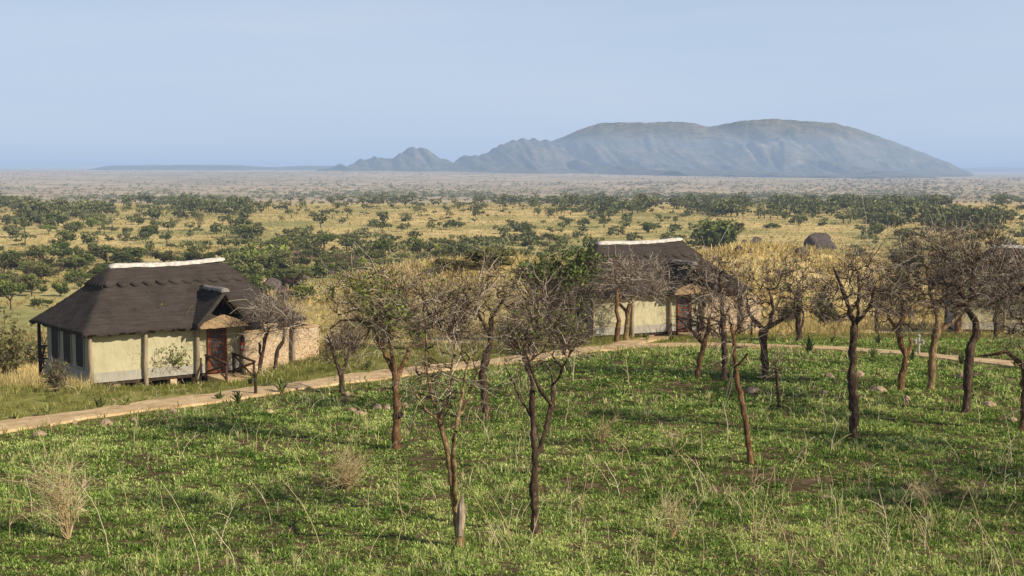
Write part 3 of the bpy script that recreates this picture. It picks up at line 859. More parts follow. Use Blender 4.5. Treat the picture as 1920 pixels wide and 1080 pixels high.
def thorn_tree(name, base, limbs, crowns, label, barkm='bark_dark', twigm='twig', dens=1., leaf=0., natt=None, group='bare thorn trees on the lawn', cat='tree', leafm='newleaf', leafsize=.045, d=None, extra=None, twig_tint=.5):
    g = ground_at(*base) if d is None else None
    if d is None: d = g[1]
    seed = int(base[0] * 7 + base[1]); r = np.random.default_rng(seed)
    area = sum(c[2] * c[3] for c in crowns)
    sc_ = d / 40
    natt = natt or int(np.clip(area * .022 * sc_ * sc_, 22, 170))
    ntw = int(np.clip(area * .118 * dens * sc_ ** .5, 60, 2600))
    limbs = [list(l) for l in limbs]
    polys, tw = grow(r, d, limbs, crowns, natt, ntw, seed)
    b0 = polys[0][0][0]; loc = np.array([b0[0], b0[1], b0[2]])
    root = empty(name, loc, 0, label, cat, group)
    parts = []
    for pts, rad in polys:
        parts.append(tube_batch((pts - loc)[None], rad[None], 9))
    V, Q = join(parts)
    V = V + (np.stack([vnoise(V[:, 0] * 17, V[:, 2] * 9, 3), vnoise(V[:, 1] * 17, V[:, 2] * 9, 4), 0 * V[:, 0] + .5], 1) - .5) * .024
    link('trunk', np_mesh('trunk', V, Q, True), M[barkm], root)
    if tw is not None:
        br, brr, w1, q1, w2, q2 = tw
        a = tube_batch(br - loc, brr, 5); b = tube_batch(w1 - loc, q1, 3); c = tube_batch(w2 - loc, q2, 3)
        V, Q = join([a, b, c])
        tb = np.repeat(np.clip(r.normal(.30, .10, len(br)), 0, 1), 25)
        t1 = np.repeat(np.clip(r.normal(twig_tint, .30, len(w1)), 0, 1), 12); t2 = np.repeat(np.clip(r.normal(twig_tint, .32, len(w2)), 0, 1), 12)
        link('crown', np_mesh('crown', V, Q, False, {'tint': np.concatenate([tb, t1, t2])}), M[twigm], root)
        if leaf > 0:
            pool = np.concatenate([w1.reshape(-1, 3), w2.reshape(-1, 3)])
            cl = fbm(pool[:, 0] * 1.6, pool[:, 2] * 1.6 + pool[:, 1], seed, 2)
            pool = pool[cl > np.quantile(cl, .55 if leaf < 1 else .15)]
            n = int(len(pool) * leaf)
            C = pool[r.integers(0, len(pool), n)] - loc + r.normal(size=(n, 3)) * .03
            V, Q = rand_quads(C, r.uniform(.6, 1.4, n) * leafsize * max(1, d / 40), r)
            link('leaves', np_mesh('leaves', V, Q, False, {'tint': np.clip(r.normal(.5, .25, n), 0, 1)}), M[leafm], root)
    return root, d, loc

T = []
t1 = thorn_tree('thorn_tree', (862, 1027), [[(862, 1027, 10), (861, 1000, 11), (857, 975, 9), (850, 945, 7.5), (842, 880, 7), (833, 830, 6.5), (824, 792, 6)],
     [(852, 952, 7), (853, 890, 6.5), (852, 840, 6), (858, 790, 5)], [(824, 792, 5), (808, 740, 4), (801, 690, 3.5), (797, 600, 2.5), (789, 495, 1.2)],
     [(824, 792, 4), (843, 730, 3), (850, 650, 2)], [(858, 790, 4.5), (868, 730, 3.5), (880, 670, 2.2)], [(826, 796, 3.5), (800, 765, 2.5), (775, 715, 1.5)], [(858, 785, 3), (880, 750, 2.2), (893, 700, 1.5)]],
     [(833, 700, 62, 90), (838, 590, 62, 60)], 'double stemmed bare tree with pale splintered stump at its foot, nearest in front', 'bark_yellow', dens=.42, leaf=.02, natt=90)
d = t1[1]; loc = t1[2]
mb = MB(); pp = [(862, 1004, 9), (863, 990, 11.5), (864.5, 972, 12), (865, 955, 12), (864.5, 946, 9), (866, 936, 5.5), (867, 929, 2)]
mb.tube([P(a, b, d - .07) - loc for a, b, c in pp], [c * .70 * d / FPX for a, b, c in pp], 9); mb.build('dead_wood', M['deadwood'], t1[0])
thorn_tree('thorn_tree', (1003, 1000), [[(1003, 1000, 10), (1001, 930, 9.5), (1003, 865, 9), (1001, 820, 8), (997, 760, 7.5), (1000, 722, 7), (986, 682, 5), (970, 650, 3.5)],
     [(1003, 864, 7), (1022, 815, 6.5), (1036, 765, 6), (1040, 725, 5), (1032, 690, 3)], [(1036, 768, 5), (1018, 740, 4), (1000, 700, 3), (985, 650, 2)], [(1040, 728, 3), (1058, 680, 2.2), (1080, 640, 1.4)], [(997, 785, 3), (970, 742, 2.4), (945, 690, 1.4)]],
     [(1012, 645, 68, 56), (1014, 585, 50, 46)], 'dark straight bare tree forking at mid height, right of the double stemmed tree', 'bark_dark', dens=.46, leaf=.05, natt=95)
t3 = thorn_tree('thorn_tree', (743, 843), [[(743, 843, 11), (744, 790, 10), (742, 740, 9), (741, 700, 9)], [(741, 702, 7), (722, 670, 6.5), (711, 645, 6), (700, 620, 4.5), (670, 603, 3.5), (635, 605, 2.4), (612, 622, 1.4)],
     [(741, 706, 7), (756, 680, 6), (768, 652, 5), (786, 648, 3), (802, 640, 1.8)], [(741, 700, 5), (735, 670, 4), (730, 620, 3.5), (727, 560, 2.5)]],
     [(722, 555, 108, 62), (735, 610, 70, 35)], 'orange trunked tree with umbrella crown and scattered green leaves, left of centre', 'bark_orange', dens=.8, leaf=.5, natt=150)
mb = MB(); d = t3[1]; loc = t3[2]
mb.tube([P(744, 779, d) - loc, P(752, 777, d - .12) - loc], [7 * d / FPX, 6 * d / FPX], 9); st = mb.build('cut_branch', M['bark_dark'], t3[0])
mb = MB(); mb.tube([P(752, 777, d - .121) - loc, P(752.6, 777, d - .13) - loc], [4.6 * d / FPX, 4.4 * d / FPX], 9); mb.build('hollow', M['cut'], st)
TREES = [
 ((912, 788), [[(912, 788, 9), (908, 740, 8), (903, 700, 9), (912, 670, 9), (920, 640, 7), (922, 595, 5)], [(921, 630, 4), (893, 580, 3), (870, 545, 2)], [(922, 600, 4), (945, 560, 3)]], [(905, 555, 78, 66)], 'bare tree with crooked dark trunk and dense grey crown behind the double stemmed tree', 'bark_dark', 'twig', .85, .05),
 ((642, 738), [[(642, 738, 6), (640, 702, 5), (632, 680, 4), (622, 650, 2.5), (617, 625, 1.5)], [(640, 702, 4), (650, 672, 3), (649, 640, 2)]], [(635, 655, 28, 42)], 'small spindly bare tree standing on the path edge right of the stone wall', 'bark_dark', 'twig', .8, .01),
 ((1408, 869), [[(1407, 869, 8), (1401, 820, 7), (1394, 775, 7), (1385, 720, 6), (1378, 680, 5), (1376, 640, 4), (1371, 612, 3)], [(1394, 773, 4), (1404, 766, 4)], [(1379, 690, 3), (1392, 655, 2)]], [(1376, 598, 44, 58)], 'thin leaning pole-like bare trunk with a knot, right of centre on the lawn', 'bark_orange', 'twig', .7, 0),
 ((1600, 821), [[(1600, 821, 10), (1602, 780, 10), (1599, 740, 11), (1597, 700, 10), (1600, 650, 9), (1604, 612, 9)], [(1604, 614, 7), (1590, 585, 6), (1578, 555, 5), (1565, 528, 4), (1548, 498, 2.5)], [(1604, 612, 5), (1615, 590, 5), (1628, 570, 3.5), (1634, 535, 3)], [(1604, 612, 5), (1612, 550, 4), (1610, 510, 3)]], [(1604, 540, 76, 72)], 'knobbly upright bare tree with forked crown, standing alone on the right lawn', 'bark_dark', 'twig', 1., .01),
 ((1308, 707), [[(1308, 707, 6), (1312, 675, 6.5), (1318, 650, 7), (1325, 625, 5), (1331, 595, 3)], [(1318, 650, 5), (1304, 630, 3), (1298, 610, 2)]], [(1322, 590, 42, 48)], 'short twisted orange trunked tree in front of the middle cottage door', 'bark_orange', 'twig', 1., .02),
 ((1358, 714), [[(1358, 714, 7), (1360, 670, 8), (1357, 630, 7), (1355, 590, 6), (1352, 550, 5), (1350, 512, 4)], [(1352, 562, 4), (1330, 530, 3)], [(1352, 560, 4), (1380, 522, 3)]], [(1346, 518, 68, 50)], 'tall slim dark tree in front of the stone wall of the middle cottage', 'bark_dark', 'twig', .9, .01),
 ((1436, 713), [[(1436, 713, 8), (1434, 670, 8), (1432, 640, 9), (1433, 620, 10)], [(1433, 622, 7), (1420, 605, 6), (1408, 590, 4), (1404, 568, 3)], [(1433, 620, 7), (1455, 605, 6), (1475, 598, 4), (1491, 580, 3), (1496, 558, 2)], [(1440, 613, 5), (1450, 580, 4), (1442, 548, 3)]], [(1443, 548, 62, 60)], 'gnarled low forking tree with green sprigs, just right of the middle cottage wall', 'bark_dark', 'twig', .6, .12),
 ((1688, 732), [[(1688, 732, 8), (1694, 700, 8), (1701, 668, 8), (1690, 640, 7), (1685, 620, 7)], [(1701, 668, 5), (1714, 646, 4), (1711, 636, 3.5)], [(1685, 622, 5), (1672, 600, 4), (1660, 575, 3)], [(1685, 620, 5), (1700, 590, 5), (1695, 545, 4)]], [(1690, 560, 60, 72)], 'crooked orange tree with a broken pale stub near its base, beside the white lamp post', 'bark_orange', 'twig', 1., .01),
 ((1745, 731), [[(1745, 731, 9), (1747, 690, 9), (1749, 655, 10), (1755, 625, 9), (1760, 600, 6)], [(1753, 630, 7), (1772, 612, 6.5), (1788, 600, 5), (1806, 578, 3.5)], [(1758, 605, 5), (1750, 560, 5), (1744, 505, 4)]], [(1745, 508, 88, 82)], 'pale barked tree with one limb bent to the right, second from the right edge group', 'bark_yellow', 'twig', 1.15, .01),
 ((1812, 774), [[(1812, 774, 11), (1814, 730, 11), (1817, 690, 11), (1822, 650, 10), (1836, 620, 10), (1828, 595, 8), (1815, 580, 7), (1825, 555, 6)], [(1822, 560, 6), (1850, 530, 5), (1882, 498, 3)], [(1820, 572, 5), (1800, 537, 5), (1758, 530, 3)], [(1825, 555, 5), (1835, 500, 4)]], [(1832, 510, 102, 78)], 'stout zigzag trunk tree with the widest dense crown, near the right edge', 'bark_dark', 'twig', 1.15, .01),
 ((1917, 808), [[(1917, 808, 9), (1919, 750, 9), (1921, 700, 9), (1916, 680, 7)], [(1916, 687, 6), (1895, 660, 5), (1870, 668, 3), (1840, 675, 1.5)], [(1918, 690, 6), (1930, 620, 5), (1936, 560, 4)]], [(1925, 570, 75, 88)], 'orange trunk cut by the right edge of the photo, with a horizontal dead branch', 'bark_orange', 'twig', .9, .01),
 ((1497, 641), [[(1497, 641, 7), (1496, 610, 7), (1497, 580, 6), (1494, 548, 5)], [(1496, 595, 4), (1480, 570, 3)], [(1497, 630, 3), (1510, 600, 3), (1508, 560, 2)]], [(1497, 530, 60, 62)], 'dark twin trunk tree beyond the path, left of the knobbly tree', 'bark_dark', 'twig', 1., .03),
 ((1795, 630), [[(1795, 630, 7), (1795, 598, 7), (1797, 565, 5)]], [(1800, 545, 60, 48)], 'short trunk tree beyond the path, seen between the two rightmost big trunks', 'bark_orange', 'twig', 1., .01),
 ((1868, 634), [[(1868, 634, 5), (1866, 600, 5), (1870, 565, 4)]], [(1870, 540, 50, 50)], 'thin bare tree in front of the pale wall of the right cottage', 'bark_dark', 'twig', .9, .01),
 ((1645, 628), [[(1645, 628, 5), (1642, 598, 4), (1646, 565, 3)]], [(1645, 545, 50, 45)], 'thin bare tree beyond the path right of the knobbly tree', 'bark_dark', 'twig', .8, .02),
 ((1157, 642), [[(1157, 642, 6), (1157, 620, 6), (1161, 600, 6), (1155, 585, 5), (1158, 565, 5), (1160, 540, 4)]], [(1158, 515, 46, 38)], 'slender crooked tree in front of the pale canvas of the middle cottage', 'bark_orange', 'twiggrey', .8, .0),
 ((1174, 639), [[(1174, 639, 6), (1176, 600, 6), (1178, 575, 6), (1186, 556, 5)], [(1176, 588, 4), (1163, 570, 4)]], [(1200, 526, 62, 40)], 'pale trunk tree with a dense umbrella crown against the middle cottage roof', 'bark_yellow', 'twiggrey', 1.2, .0),
 ((1101, 640), [[(1101, 640, 4), (1101, 605, 4), (1092, 575, 3)]], [(1062, 552, 76, 38)], 'bushy grey crowned tree at the left corner of the middle cottage', 'bark_dark', 'twiggrey', 1.7, .01),
 ((1040, 640), [[(1040, 640, 4), (1030, 605, 4), (1018, 580, 3)]], [(1012, 575, 50, 36)], 'low grey thorn tree left of the middle cottage', 'bark_dark', 'twiggrey', 1.2, .04),
 ((485, 704), [[(485, 704, 5), (489, 670, 5), (495, 650, 5), (500, 625, 4)], [(489, 668, 3), (483, 645, 3)]], [(503, 590, 44, 36)], 'dark trunk bare tree against the stone wall, nearer the porch of the left cottage', 'bark_dark', 'twiggrey', 1.7, 0),
 ((518, 697), [[(518, 697, 5), (516, 670, 5), (520, 655, 5), (531, 640, 4), (535, 618, 3)]], [(538, 600, 36, 30)], 'leaning bare tree against the stone wall, further from the porch of the left cottage', 'bark_dark', 'twiggrey', 1.6, 0),
 ((1461, 769), [[(1461, 769, 4), (1459, 730, 4), (1455, 684, 3)]], [(1456, 690, 14, 16)], 'short dead black sapling stick left of the knobbly tree', 'bark_dark', 'twig', .5, 0),
]
for b, l, c, lab, bk, twm, dn, lf in TREES:
    thorn_tree('thorn_tree', b, l, c, lab, bk, twm, dn, lf, twig_tint=.58 if twm == 'twiggrey' else .45)
for b_, ph in (((2235, 985), 0), ((2390, 935), 1), ((2110, 868), 2)):
    q_ = b_[0]; v_ = b_[1]
    thorn_tree('thorn_tree', b_, [[(q_, v_, 10), (q_ + 3, v_ - 80, 9), (q_ - 5, v_ - 170, 8)], [(q_ - 5, v_ - 168, 6), (q_ + 30, v_ - 240, 4)], [(q_ - 5, v_ - 168, 6), (q_ - 50, v_ - 230, 4)]], [(q_, v_ - 290, 120, 80)],
        ('bare thorn tree beyond the right edge, nearest the viewer', 'bare thorn tree beyond the right edge, farthest to the side', 'bare thorn tree just beyond the right edge, behind the other two')[ph], 'bark_dark', 'twig', 1., 0)
thorn_tree('acacia_tree', (1075, 642), [[(1075, 642, 5), (1072, 590, 5), (1066, 540, 4), (1060, 515, 3)]], [(1050, 508, 70, 14), (1092, 490, 24, 14), (1005, 512, 30, 10)], 'leafy green flat topped acacia left of the middle cottage roof', 'bark_dark', 'twig', 2.2, 1.5, natt=120, cat='tree', group='leafy trees by the cottages', leafm='nearacacia', leafsize=.05)
thorn_tree('leafy_shrub', (303, 724), [[(306, 724, 3), (311, 692, 3), (320, 680, 2)], [(306, 720, 2), (296, 690, 2), (285, 680, 1.5)]], [(304, 679, 40, 22)], 'small leafy tree in front of the canvas wall of the left cottage', 'bark_dark', 'twig', 1., .8, cat='shrub', group='leafy trees by the cottages', leafsize=.04)

# ------------------------------------------------------------------ shrubs (many stemmed)
def shrub(name, base, w, h, label, twigm='twiggrey', leafm=None, nleaf=0, ntw=500, group='thorn scrub beyond the path', cat='shrub', leafsize=.06, d=None, loc=None, upright=.5, tint=.5):
    g = ground_at(*base) if loc is None else np.array(loc)
    d = g[1]; W = w * d / FPX / 2; H = h * d / FPX
    r = np.random.default_rng(int(base[0] * 3 + base[1] * 11))
    root = empty(name, g - np.array([0, 0, .03]), 0, label, cat, group)
    n = max(8, ntw // 12)
    az = r.uniform(0, 2 * np.pi, n); rad = r.uniform(.1, 1, n) ** .6
    tip = np.stack([np.cos(az) * rad * W * r.uniform(.7, 1.2, n), np.sin(az) * rad * W * r.uniform(.7, 1.2, n), H * r.uniform(.4, 1.08, n) * np.sqrt(np.clip(1 - .55 * rad ** 2, .1, 1))], 1)
    if upright > .6: tip[:, :2] += r.normal(size=2) * .3 * W + r.normal(size=(n, 2)) * .3 * W
    t = np.linspace(0, 1, 6)[None, :, None]
    c1 = tip * np.array([.35, .35, upright])
    st = 2 * t * (1 - t) * c1[:, None] + t * t * tip[:, None]
    st[:, 1:] += r.normal(size=(n, 5, 3)) * .03 * H
    th = max(.0042, d * .000125)
    a = tube_batch(st, np.repeat(np.linspace(2.2, .8, 6)[None] * th, n, 0), 4)
    k = r.integers(0, n, ntw); j = r.integers(2, 6, ntw); B = st[k, j]
    v = (tip[k] / np.linalg.norm(tip[k], axis=1, keepdims=True)) * .6 + r.normal(size=(ntw, 3)) * .5 + [0, 0, .15]
    v /= np.linalg.norm(v, axis=1, keepdims=True)
    L = r.uniform(.12, .38, ntw) * H
    tt = np.linspace(0, 1, 4)[None, :, None]
    tw = B[:, None] + v[:, None] * tt * L[:, None, None] + (r.normal(size=(ntw, 1, 3)) * .3) * tt ** 2 * L[:, None, None]
    b = tube_batch(tw, np.repeat(np.linspace(1.1, .5, 4)[None] * th, ntw, 0), 3)
    V, Q = join([a, b])
    ta = np.concatenate([np.repeat(np.clip(r.normal(tint - .1, .12, n), 0, 1), 20), np.repeat(np.clip(r.normal(tint, .24, ntw), 0, 1), 9)])
    link('stems', np_mesh('stems', V, Q, False, {'tint': ta}), M[twigm], root)
    if nleaf:
        pool = tw.reshape(-1, 3); C = pool[r.integers(0, len(pool), nleaf)] + r.normal(size=(nleaf, 3)) * .05 * H
        C = C[C[:, 2] > .1 * H]
        V, Q = rand_quads(C, r.uniform(.6, 1.5, len(C)) * leafsize, r)
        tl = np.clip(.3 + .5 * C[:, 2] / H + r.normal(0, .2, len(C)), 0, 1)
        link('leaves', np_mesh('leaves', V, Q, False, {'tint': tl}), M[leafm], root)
    return root

SH = [((18, 712), 90, 105, 'grey green thorn shrub at the left edge behind the golden grass', 'olivebush', 900),
      ((62, 690), 60, 80, 'grey thorn shrub beside the veranda post of the left cottage', 'olivebush', 300),
      ((105, 735), 40, 60, 'dark leafy shrub under the veranda corner of the left cottage', 'olivebush', 350),
      ((-40, 690), 110, 100, 'grey thorn bush cut by the left edge', 'olivebush', 700),
      ((632, 662), 50, 40, 'brown scrub just behind the end of the stone wall', 'brownbush', 250),
      ((665, 668), 80, 80, 'brown scrub behind the small spindly tree', 'brownbush', 300),
      ((715, 655), 90, 85, 'grey scrub behind the orange trunked tree', 'brownbush', 300),
      ((790, 655), 90, 90, 'tall grey scrub beyond the path left of centre', 'olivebush', 400),
      ((860, 648), 90, 85, 'tall grey scrub beyond the path at the centre', 'brownbush', 400),
      ((955, 655), 80, 80, 'brown thorn scrub beyond the path right of centre', 'olivebush', 500),
      ((1000, 665), 70, 75, 'green tinged thorn shrub beside the path left of the middle cottage', 'olivebush', 800),
      ((1060, 655), 70, 70, 'dark leafy thorn shrub at the foot of the grey crowned tree', 'bushgreen', 700),
      ((1085, 650), 50, 55, 'small brown shrub by the corner post of the middle cottage', 'brownbush', 250),
      ((1545, 615), 60, 55, 'olive shrub beyond the path beside the stone table', 'olivebush', 500),
      ((1470, 612), 60, 50, 'dry shrub at the end of the middle cottage wall', 'brownbush', 300),
      ((1690, 606), 80, 50, 'dry shrub beyond the path at the right', 'brownbush', 300),
      ((575, 563), 38, 26, 'dark round shrub alone on the golden slope right of the left cottage', 'bushgreen', 500),
      ((540, 566), 40, 22, 'low brown shrub on the golden slope by the left cottage roof', 'brownbush', 250),
      ((1340, 470), 75, 50, 'dense dark green bush behind the middle cottage roof', 'bushgreen', 2600),
      ((470, 505), 70, 40, 'dark green bush left of the rocky outcrop', 'bushgreen', 1500),
      ((520, 500), 60, 36, 'bright green bush on top of the rocky outcrop', 'newleaf', 900),
      ((560, 540), 50, 30, 'grey brown bush right of the rocky outcrop', 'brownbush', 500)]
for b, w, h, lab, lm, nl in SH:
    d_ = ground_at(*b)[1]
    shrub('thorn_shrub', b, w, h, lab, 'twiggrey', lm, nl, 450 if d_ < 80 else 250, leafsize=.0011 * d_ if d_ < 80 else .0016 * d_)

# dry bushes and dead stalks on the lawn
shrub('dry_bush', (130, 1010), 120, 145, 'tall straw coloured dry bush on the lawn at the lower left', 'straw', None, 0, 420, 'dry bushes on the lawn', 'dry bush', upright=.85)
shrub('dry_bush', (652, 918), 130, 84, 'rounded tan dry bush on the lawn left of the orange trunked tree', 'straw', None, 0, 480, 'dry bushes on the lawn', 'dry bush', tint=.3)
shrub('dry_bush', (1735, 950), 70, 60, 'thin tan dry bush in the tree shadow at the lower right', 'straw', None, 0, 200, 'dry bushes on the lawn', 'dry bush', upright=.8)
shrub('dry_bush', (1125, 830), 60, 60, 'sparse pinkish dry bush right of the dark straight tree', 'straw', None, 0, 160, 'dry bushes on the lawn', 'dry bush', tint=.3, upright=.8)
shrub('dry_bush', (1260, 1010), 80, 90, 'sparse pale dry stalk clump at the bottom right of centre', 'straw', None, 0, 170, 'dry bushes on the lawn', 'dry bush', upright=.9)
shrub('dry_bush', (1265, 850), 50, 55, 'sparse dry stalk clump left of the leaning thin trunk', 'straw', None, 0, 110, 'dry bushes on the lawn', 'dry bush', upright=.9)

def stalk(base, h, lean, label=None):
    g = ground_at(*base); d = g[1]; H = 1.2 * h * d / FPX
    r = np.random.default_rng(int(base[0] * 13 + base[1]))
    o = lean * d / FPX
    t = np.linspace(0, 1, 8)
    main = np.stack([o * t ** 1.8 + r.normal(size=8).cumsum() * .012, r.normal(size=8).cumsum() * .015, H * t - .05], 1)
    pls = [main]
    for k in range(r.integers(1, 5)):
        i = r.integers(2, 7); L = H * r.uniform(.15, .45); a = r.uniform(-1, 1)
        tt = np.linspace(0, 1, 8)
        pls.append(main[i] + np.stack([a * L * tt * .8, r.normal() * .4 * L * tt, L * tt * .7 - .3 * L * tt ** 2], 1))
    Pt = np.array(pls); Rd = np.repeat(np.linspace(1, .5, 8)[None], len(pls), 0) * max(.0085, .0003 * d); Rd[1:] *= .65
    V, Q = tube_batch(Pt, Rd, 4)
    o = link('dead_stalk', np_mesh('dead_stalk', V, Q, False, {'tint': np.full(len(Q), r.uniform(.3, 1))}), M['straw'])
    o.location = g
    tag(o, label or 'thin pale dead stalk standing in the green lawn', 'dead stalk', 'dead stalks standing on the lawn')
for b, h, l in [((375, 1075), 150, -70), ((205, 1040), 130, -60), ((440, 1060), 70, -50), ((745, 1035), 90, 40), ((760, 1000), 100, -30), ((1225, 1070), 130, 25), ((1410, 990), 110, 10), ((1428, 1000), 120, 30), ((1085, 1010), 130, 15), ((1570, 1050), 120, 10), ((1665, 1040), 110, -20), ((1745, 1060), 110, -60), ((1845, 1050), 130, -40), ((1895, 870), 90, -20), ((1690, 900), 60, -20), ((600, 1040), 130, -80), ((510, 985), 80, -40), ((310, 960), 60, -20), ((690, 960), 70, 20), ((950, 1000), 60, 20), ((1160, 930), 60, -30), ((1310, 930), 70, -40), ((1555, 850), 60, 10), ((1840, 810), 70, -15), ((1365, 830), 70, -10), ((335, 870), 60, -10), ((480, 850), 60, 10), ((560, 800), 45, -10), ((250, 830), 60, 10), ((20, 1010), 90, 20), ((60, 960), 60, -10), ((1480, 1060), 100, -40), ((1180, 1050), 80, 60), ((1640, 1070), 150, 60), ((1780, 1000), 90, 40), ((1880, 1075), 90, -50), ((290, 1078), 110, 30), ((830, 1060), 60, -40), ((1060, 800), 60, 10), ((1210, 790), 50, 10), ((1075, 715), 60, 6), ((1180, 720), 50, -6), ((1060, 700), 40, -20)]:
    stalk(b, h, l)
rs_ = random.Random(21)
for k in range(70):
    v_ = 760 + 318 * rs_.random() ** .7; px_ = rs_.uniform(20, 1900) if k < 30 else rs_.uniform(950, 1910)
    if k >= 30: v_ = 860 + 218 * rs_.random() ** .8
    stalk((px_, v_), rs_.uniform(35, 80) * (v_ - 500) / 450, rs_.uniform(-45, 45))

# ------------------------------------------------------------------ agaves along the path
def agave(base, h, w, label, n=16, tint=.5):
    g = ground_at(*base); d = g[1]; H = h * d / FPX * 1.1; W = w * d / FPX / 2
    r = np.random.default_rng(int(base[0] * 5 + base[1]))
    parts = []; tn = []
    for k in range(n):
        az = r.uniform(0, 2 * np.pi); q = r.uniform(.15, 1)
        tip = np.array([math.cos(az) * W * q, math.sin(az) * W * q, H * (1.05 - .55 * q) * r.uniform(.8, 1.1)])
        t = np.linspace(0, 1, 6)[:, None]
        c1 = tip * np.array([.35, .35, .6]); sp = 2 * t * (1 - t) * c1 + t * t * tip
        sd = np.array([-math.sin(az), math.cos(az), 0]); wd = .09 * H * np.array([.8, 1, .95, .75, .45, .05])[:, None] + .004
        up = np.array([0, 0, 1]) * .02
        V = np.concatenate([sp - sd * wd + up, sp - [0, 0, .02], sp + sd * wd + up])
        Q = []
        for i in range(5):
            Q += [(i, i + 1, 7 + i, 6 + i), (6 + i, 7 + i, 13 + i, 12 + i)]
        parts.append((V, np.array(Q))); tn += [np.clip(r.normal(tint, .2), 0, 1)] * 10
    V, Q = join(parts)
    o = link('agave_plant', np_mesh('agave_plant', V, Q, True, {'tint': np.array(tn)}), M['agave'])
    o.location = g - np.array([0, 0, .02])
    tag(o, label, 'agave', 'spiky agave plants along the path')
for b, h, w, lab, tt in [((87, 781), 28, 34, 'yellow green agave beside the path, leftmost clear one', .9), ((185, 768), 26, 34, 'dry brown agave beside the path below the corner of the left cottage', .25), ((237, 764), 24, 32, 'bright agave beside the path below the canvas wall', .95),
     ((30, 790), 18, 28, 'small agave at the far left end of the path', .7), ((412, 752), 22, 22, 'thin dark agave on the near edge of the path before the lamp post', .4), ((447, 757), 26, 36, 'dark agave at the foot of the left lamp post', .3), ((528, 738), 34, 34, 'tall pale agave on the path edge right of the left lamp post', .6),
     ((500, 728), 20, 24, 'small pale agave on the grass below the porch', .7), ((535, 698), 18, 26, 'bright green agave at the foot of the stone wall', .95), ((690, 694), 22, 30, 'green agave beyond the path behind the orange trunk', .6), ((800, 690), 24, 30, 'agave beyond the path left of centre', .5),
     ((1037, 655), 24, 24, 'yellowish agave by the junction of the two paths', .9), ((1518, 664), 36, 34, 'largest dark agave beside the right path', .35), ((1638, 674), 30, 34, 'bright agave beside the right path, between the two orange trunks', .8), ((1712, 678), 24, 26, 'small agave at the foot of the white lamp post', .5), ((1803, 684), 26, 26, 'dark agave on the path edge left of the zigzag trunk', .3),
     ((1905, 690), 26, 30, 'dry agave on the path edge at the far right', .5), ((1647, 646), 22, 24, 'dark agave beyond the right path', .3), ((1547, 612), 22, 24, 'dark agave beyond the path near the stone table', .3), ((1560, 643), 14, 22, 'low agave beyond the path right of the twin trunk', .3), ((1213, 640), 16, 20, 'small agave by the canvas wall of the middle cottage', .6), ((1258, 640), 14, 18, 'low agave where the path reaches the middle cottage', .6)]:
    agave(b, h, w, lab, tint=tt)

# ------------------------------------------------------------------ rocks
def rock(base, w, h, label, m='rock', group='stones lying on the lawn', name='stone', rx=0, slab=False):
    g = ground_at(*base); d = g[1]; W = w * d / FPX / 2; H = h * d / FPX
    import bmesh
    bm = bmesh.new(); bmesh.ops.create_icosphere(bm, subdivisions=4, radius=1)
    s = base[0] * .37 + base[1]
    for v in bm.verts:
        n = v.co.normalized()
        a = float(fbm(n.x * 2.1 + s + n.z * .7, n.y * 2.1 + n.z * 1.9 + s, 17, 5))
        f = .62 + .78 * a
        v.co = n * f
        # facets
        for q in ((.8, .3, .52), (-.6, .2, .77), (.1, -.9, .42), (-.3, -.7, .64), (.3, .2, .93)):
            qv = Vector(q).normalized(); dd = v.co.dot(qv)
            if dd > .78: v.co -= qv * (dd - .78) * .8
        v.co.x *= W; v.co.y *= max(W * .75, .6 * H); v.co.z *= H * 1.05
        if slab: v.co.z *= 1.25 if v.co.x < .2 * W else 1
    me = bpy.data.meshes.new(name); bm.to_mesh(me); bm.free()
    for p in me.polygons: p.use_smooth = True
    o = link(name, me, M[m]); o.location = g + np.array([0, 0, H * .22]); o.rotation_euler = (0, rx, s)
    if slab: o.rotation_euler = (0, rx, 0)
    tag(o, label, 'rock', group)
for b, w, h, lab in [((200, 797), 24, 10, 'pale grey rounded stone beside the path at the left'), ((675, 778), 22, 7, 'flat pale stone, lower left of the group by the orange trunk'), ((708, 768), 20, 10, 'dark orange stone left of the orange trunk'), ((726, 768), 14, 10, 'orange stone touching the orange trunk group at its right'), ((660, 771), 18, 6, 'flat brown stone at the left of the group by the orange trunk'),
      ((1612, 708), 18, 12, 'tan rounded stone right of the knobbly trunk'), ((1648, 734), 36, 9, 'long flat grey stone left of the crooked orange tree'), ((1700, 752), 20, 9, 'tan stone below the crooked orange tree'), ((1803, 711), 20, 11, 'tan stone left of the zigzag trunk'), ((1855, 762), 26, 9, 'dark low stone right of the zigzag trunk'), ((1555, 708), 26, 8, 'flat tan stone left of the knobbly trunk'),
      ((1545, 738), 12, 6, 'small tan stone between the black sapling and the knobbly trunk'), ((75, 818), 26, 9, 'flat stone below the path at the far left'), ((140, 795), 14, 7, 'small tan stone at the lower edge of the path'), ((250, 790), 14, 7, 'small pale stone right of the rounded stone'), ((325, 776), 18, 9, 'tan stone on the lower edge of the path'), ((505, 775), 22, 7, 'pale flat stone below the left lamp post'), ((760, 764), 14, 9, 'dark stone right of the orange trunk'),
      ((1585, 862), 8, 5, 'tiny white stone on the lawn at the right'), ((1545, 935), 22, 6, 'pale flat stone in the shadow at the lower right'), ((1410, 735), 30, 9, 'flat stone at the foot of the low forking tree'), ((650, 742), 14, 7, 'tan stone at the foot of the spindly tree'), ((1900, 790), 20, 7, 'grey flat stone at the far right')]:
    rock(b, w, h, lab)
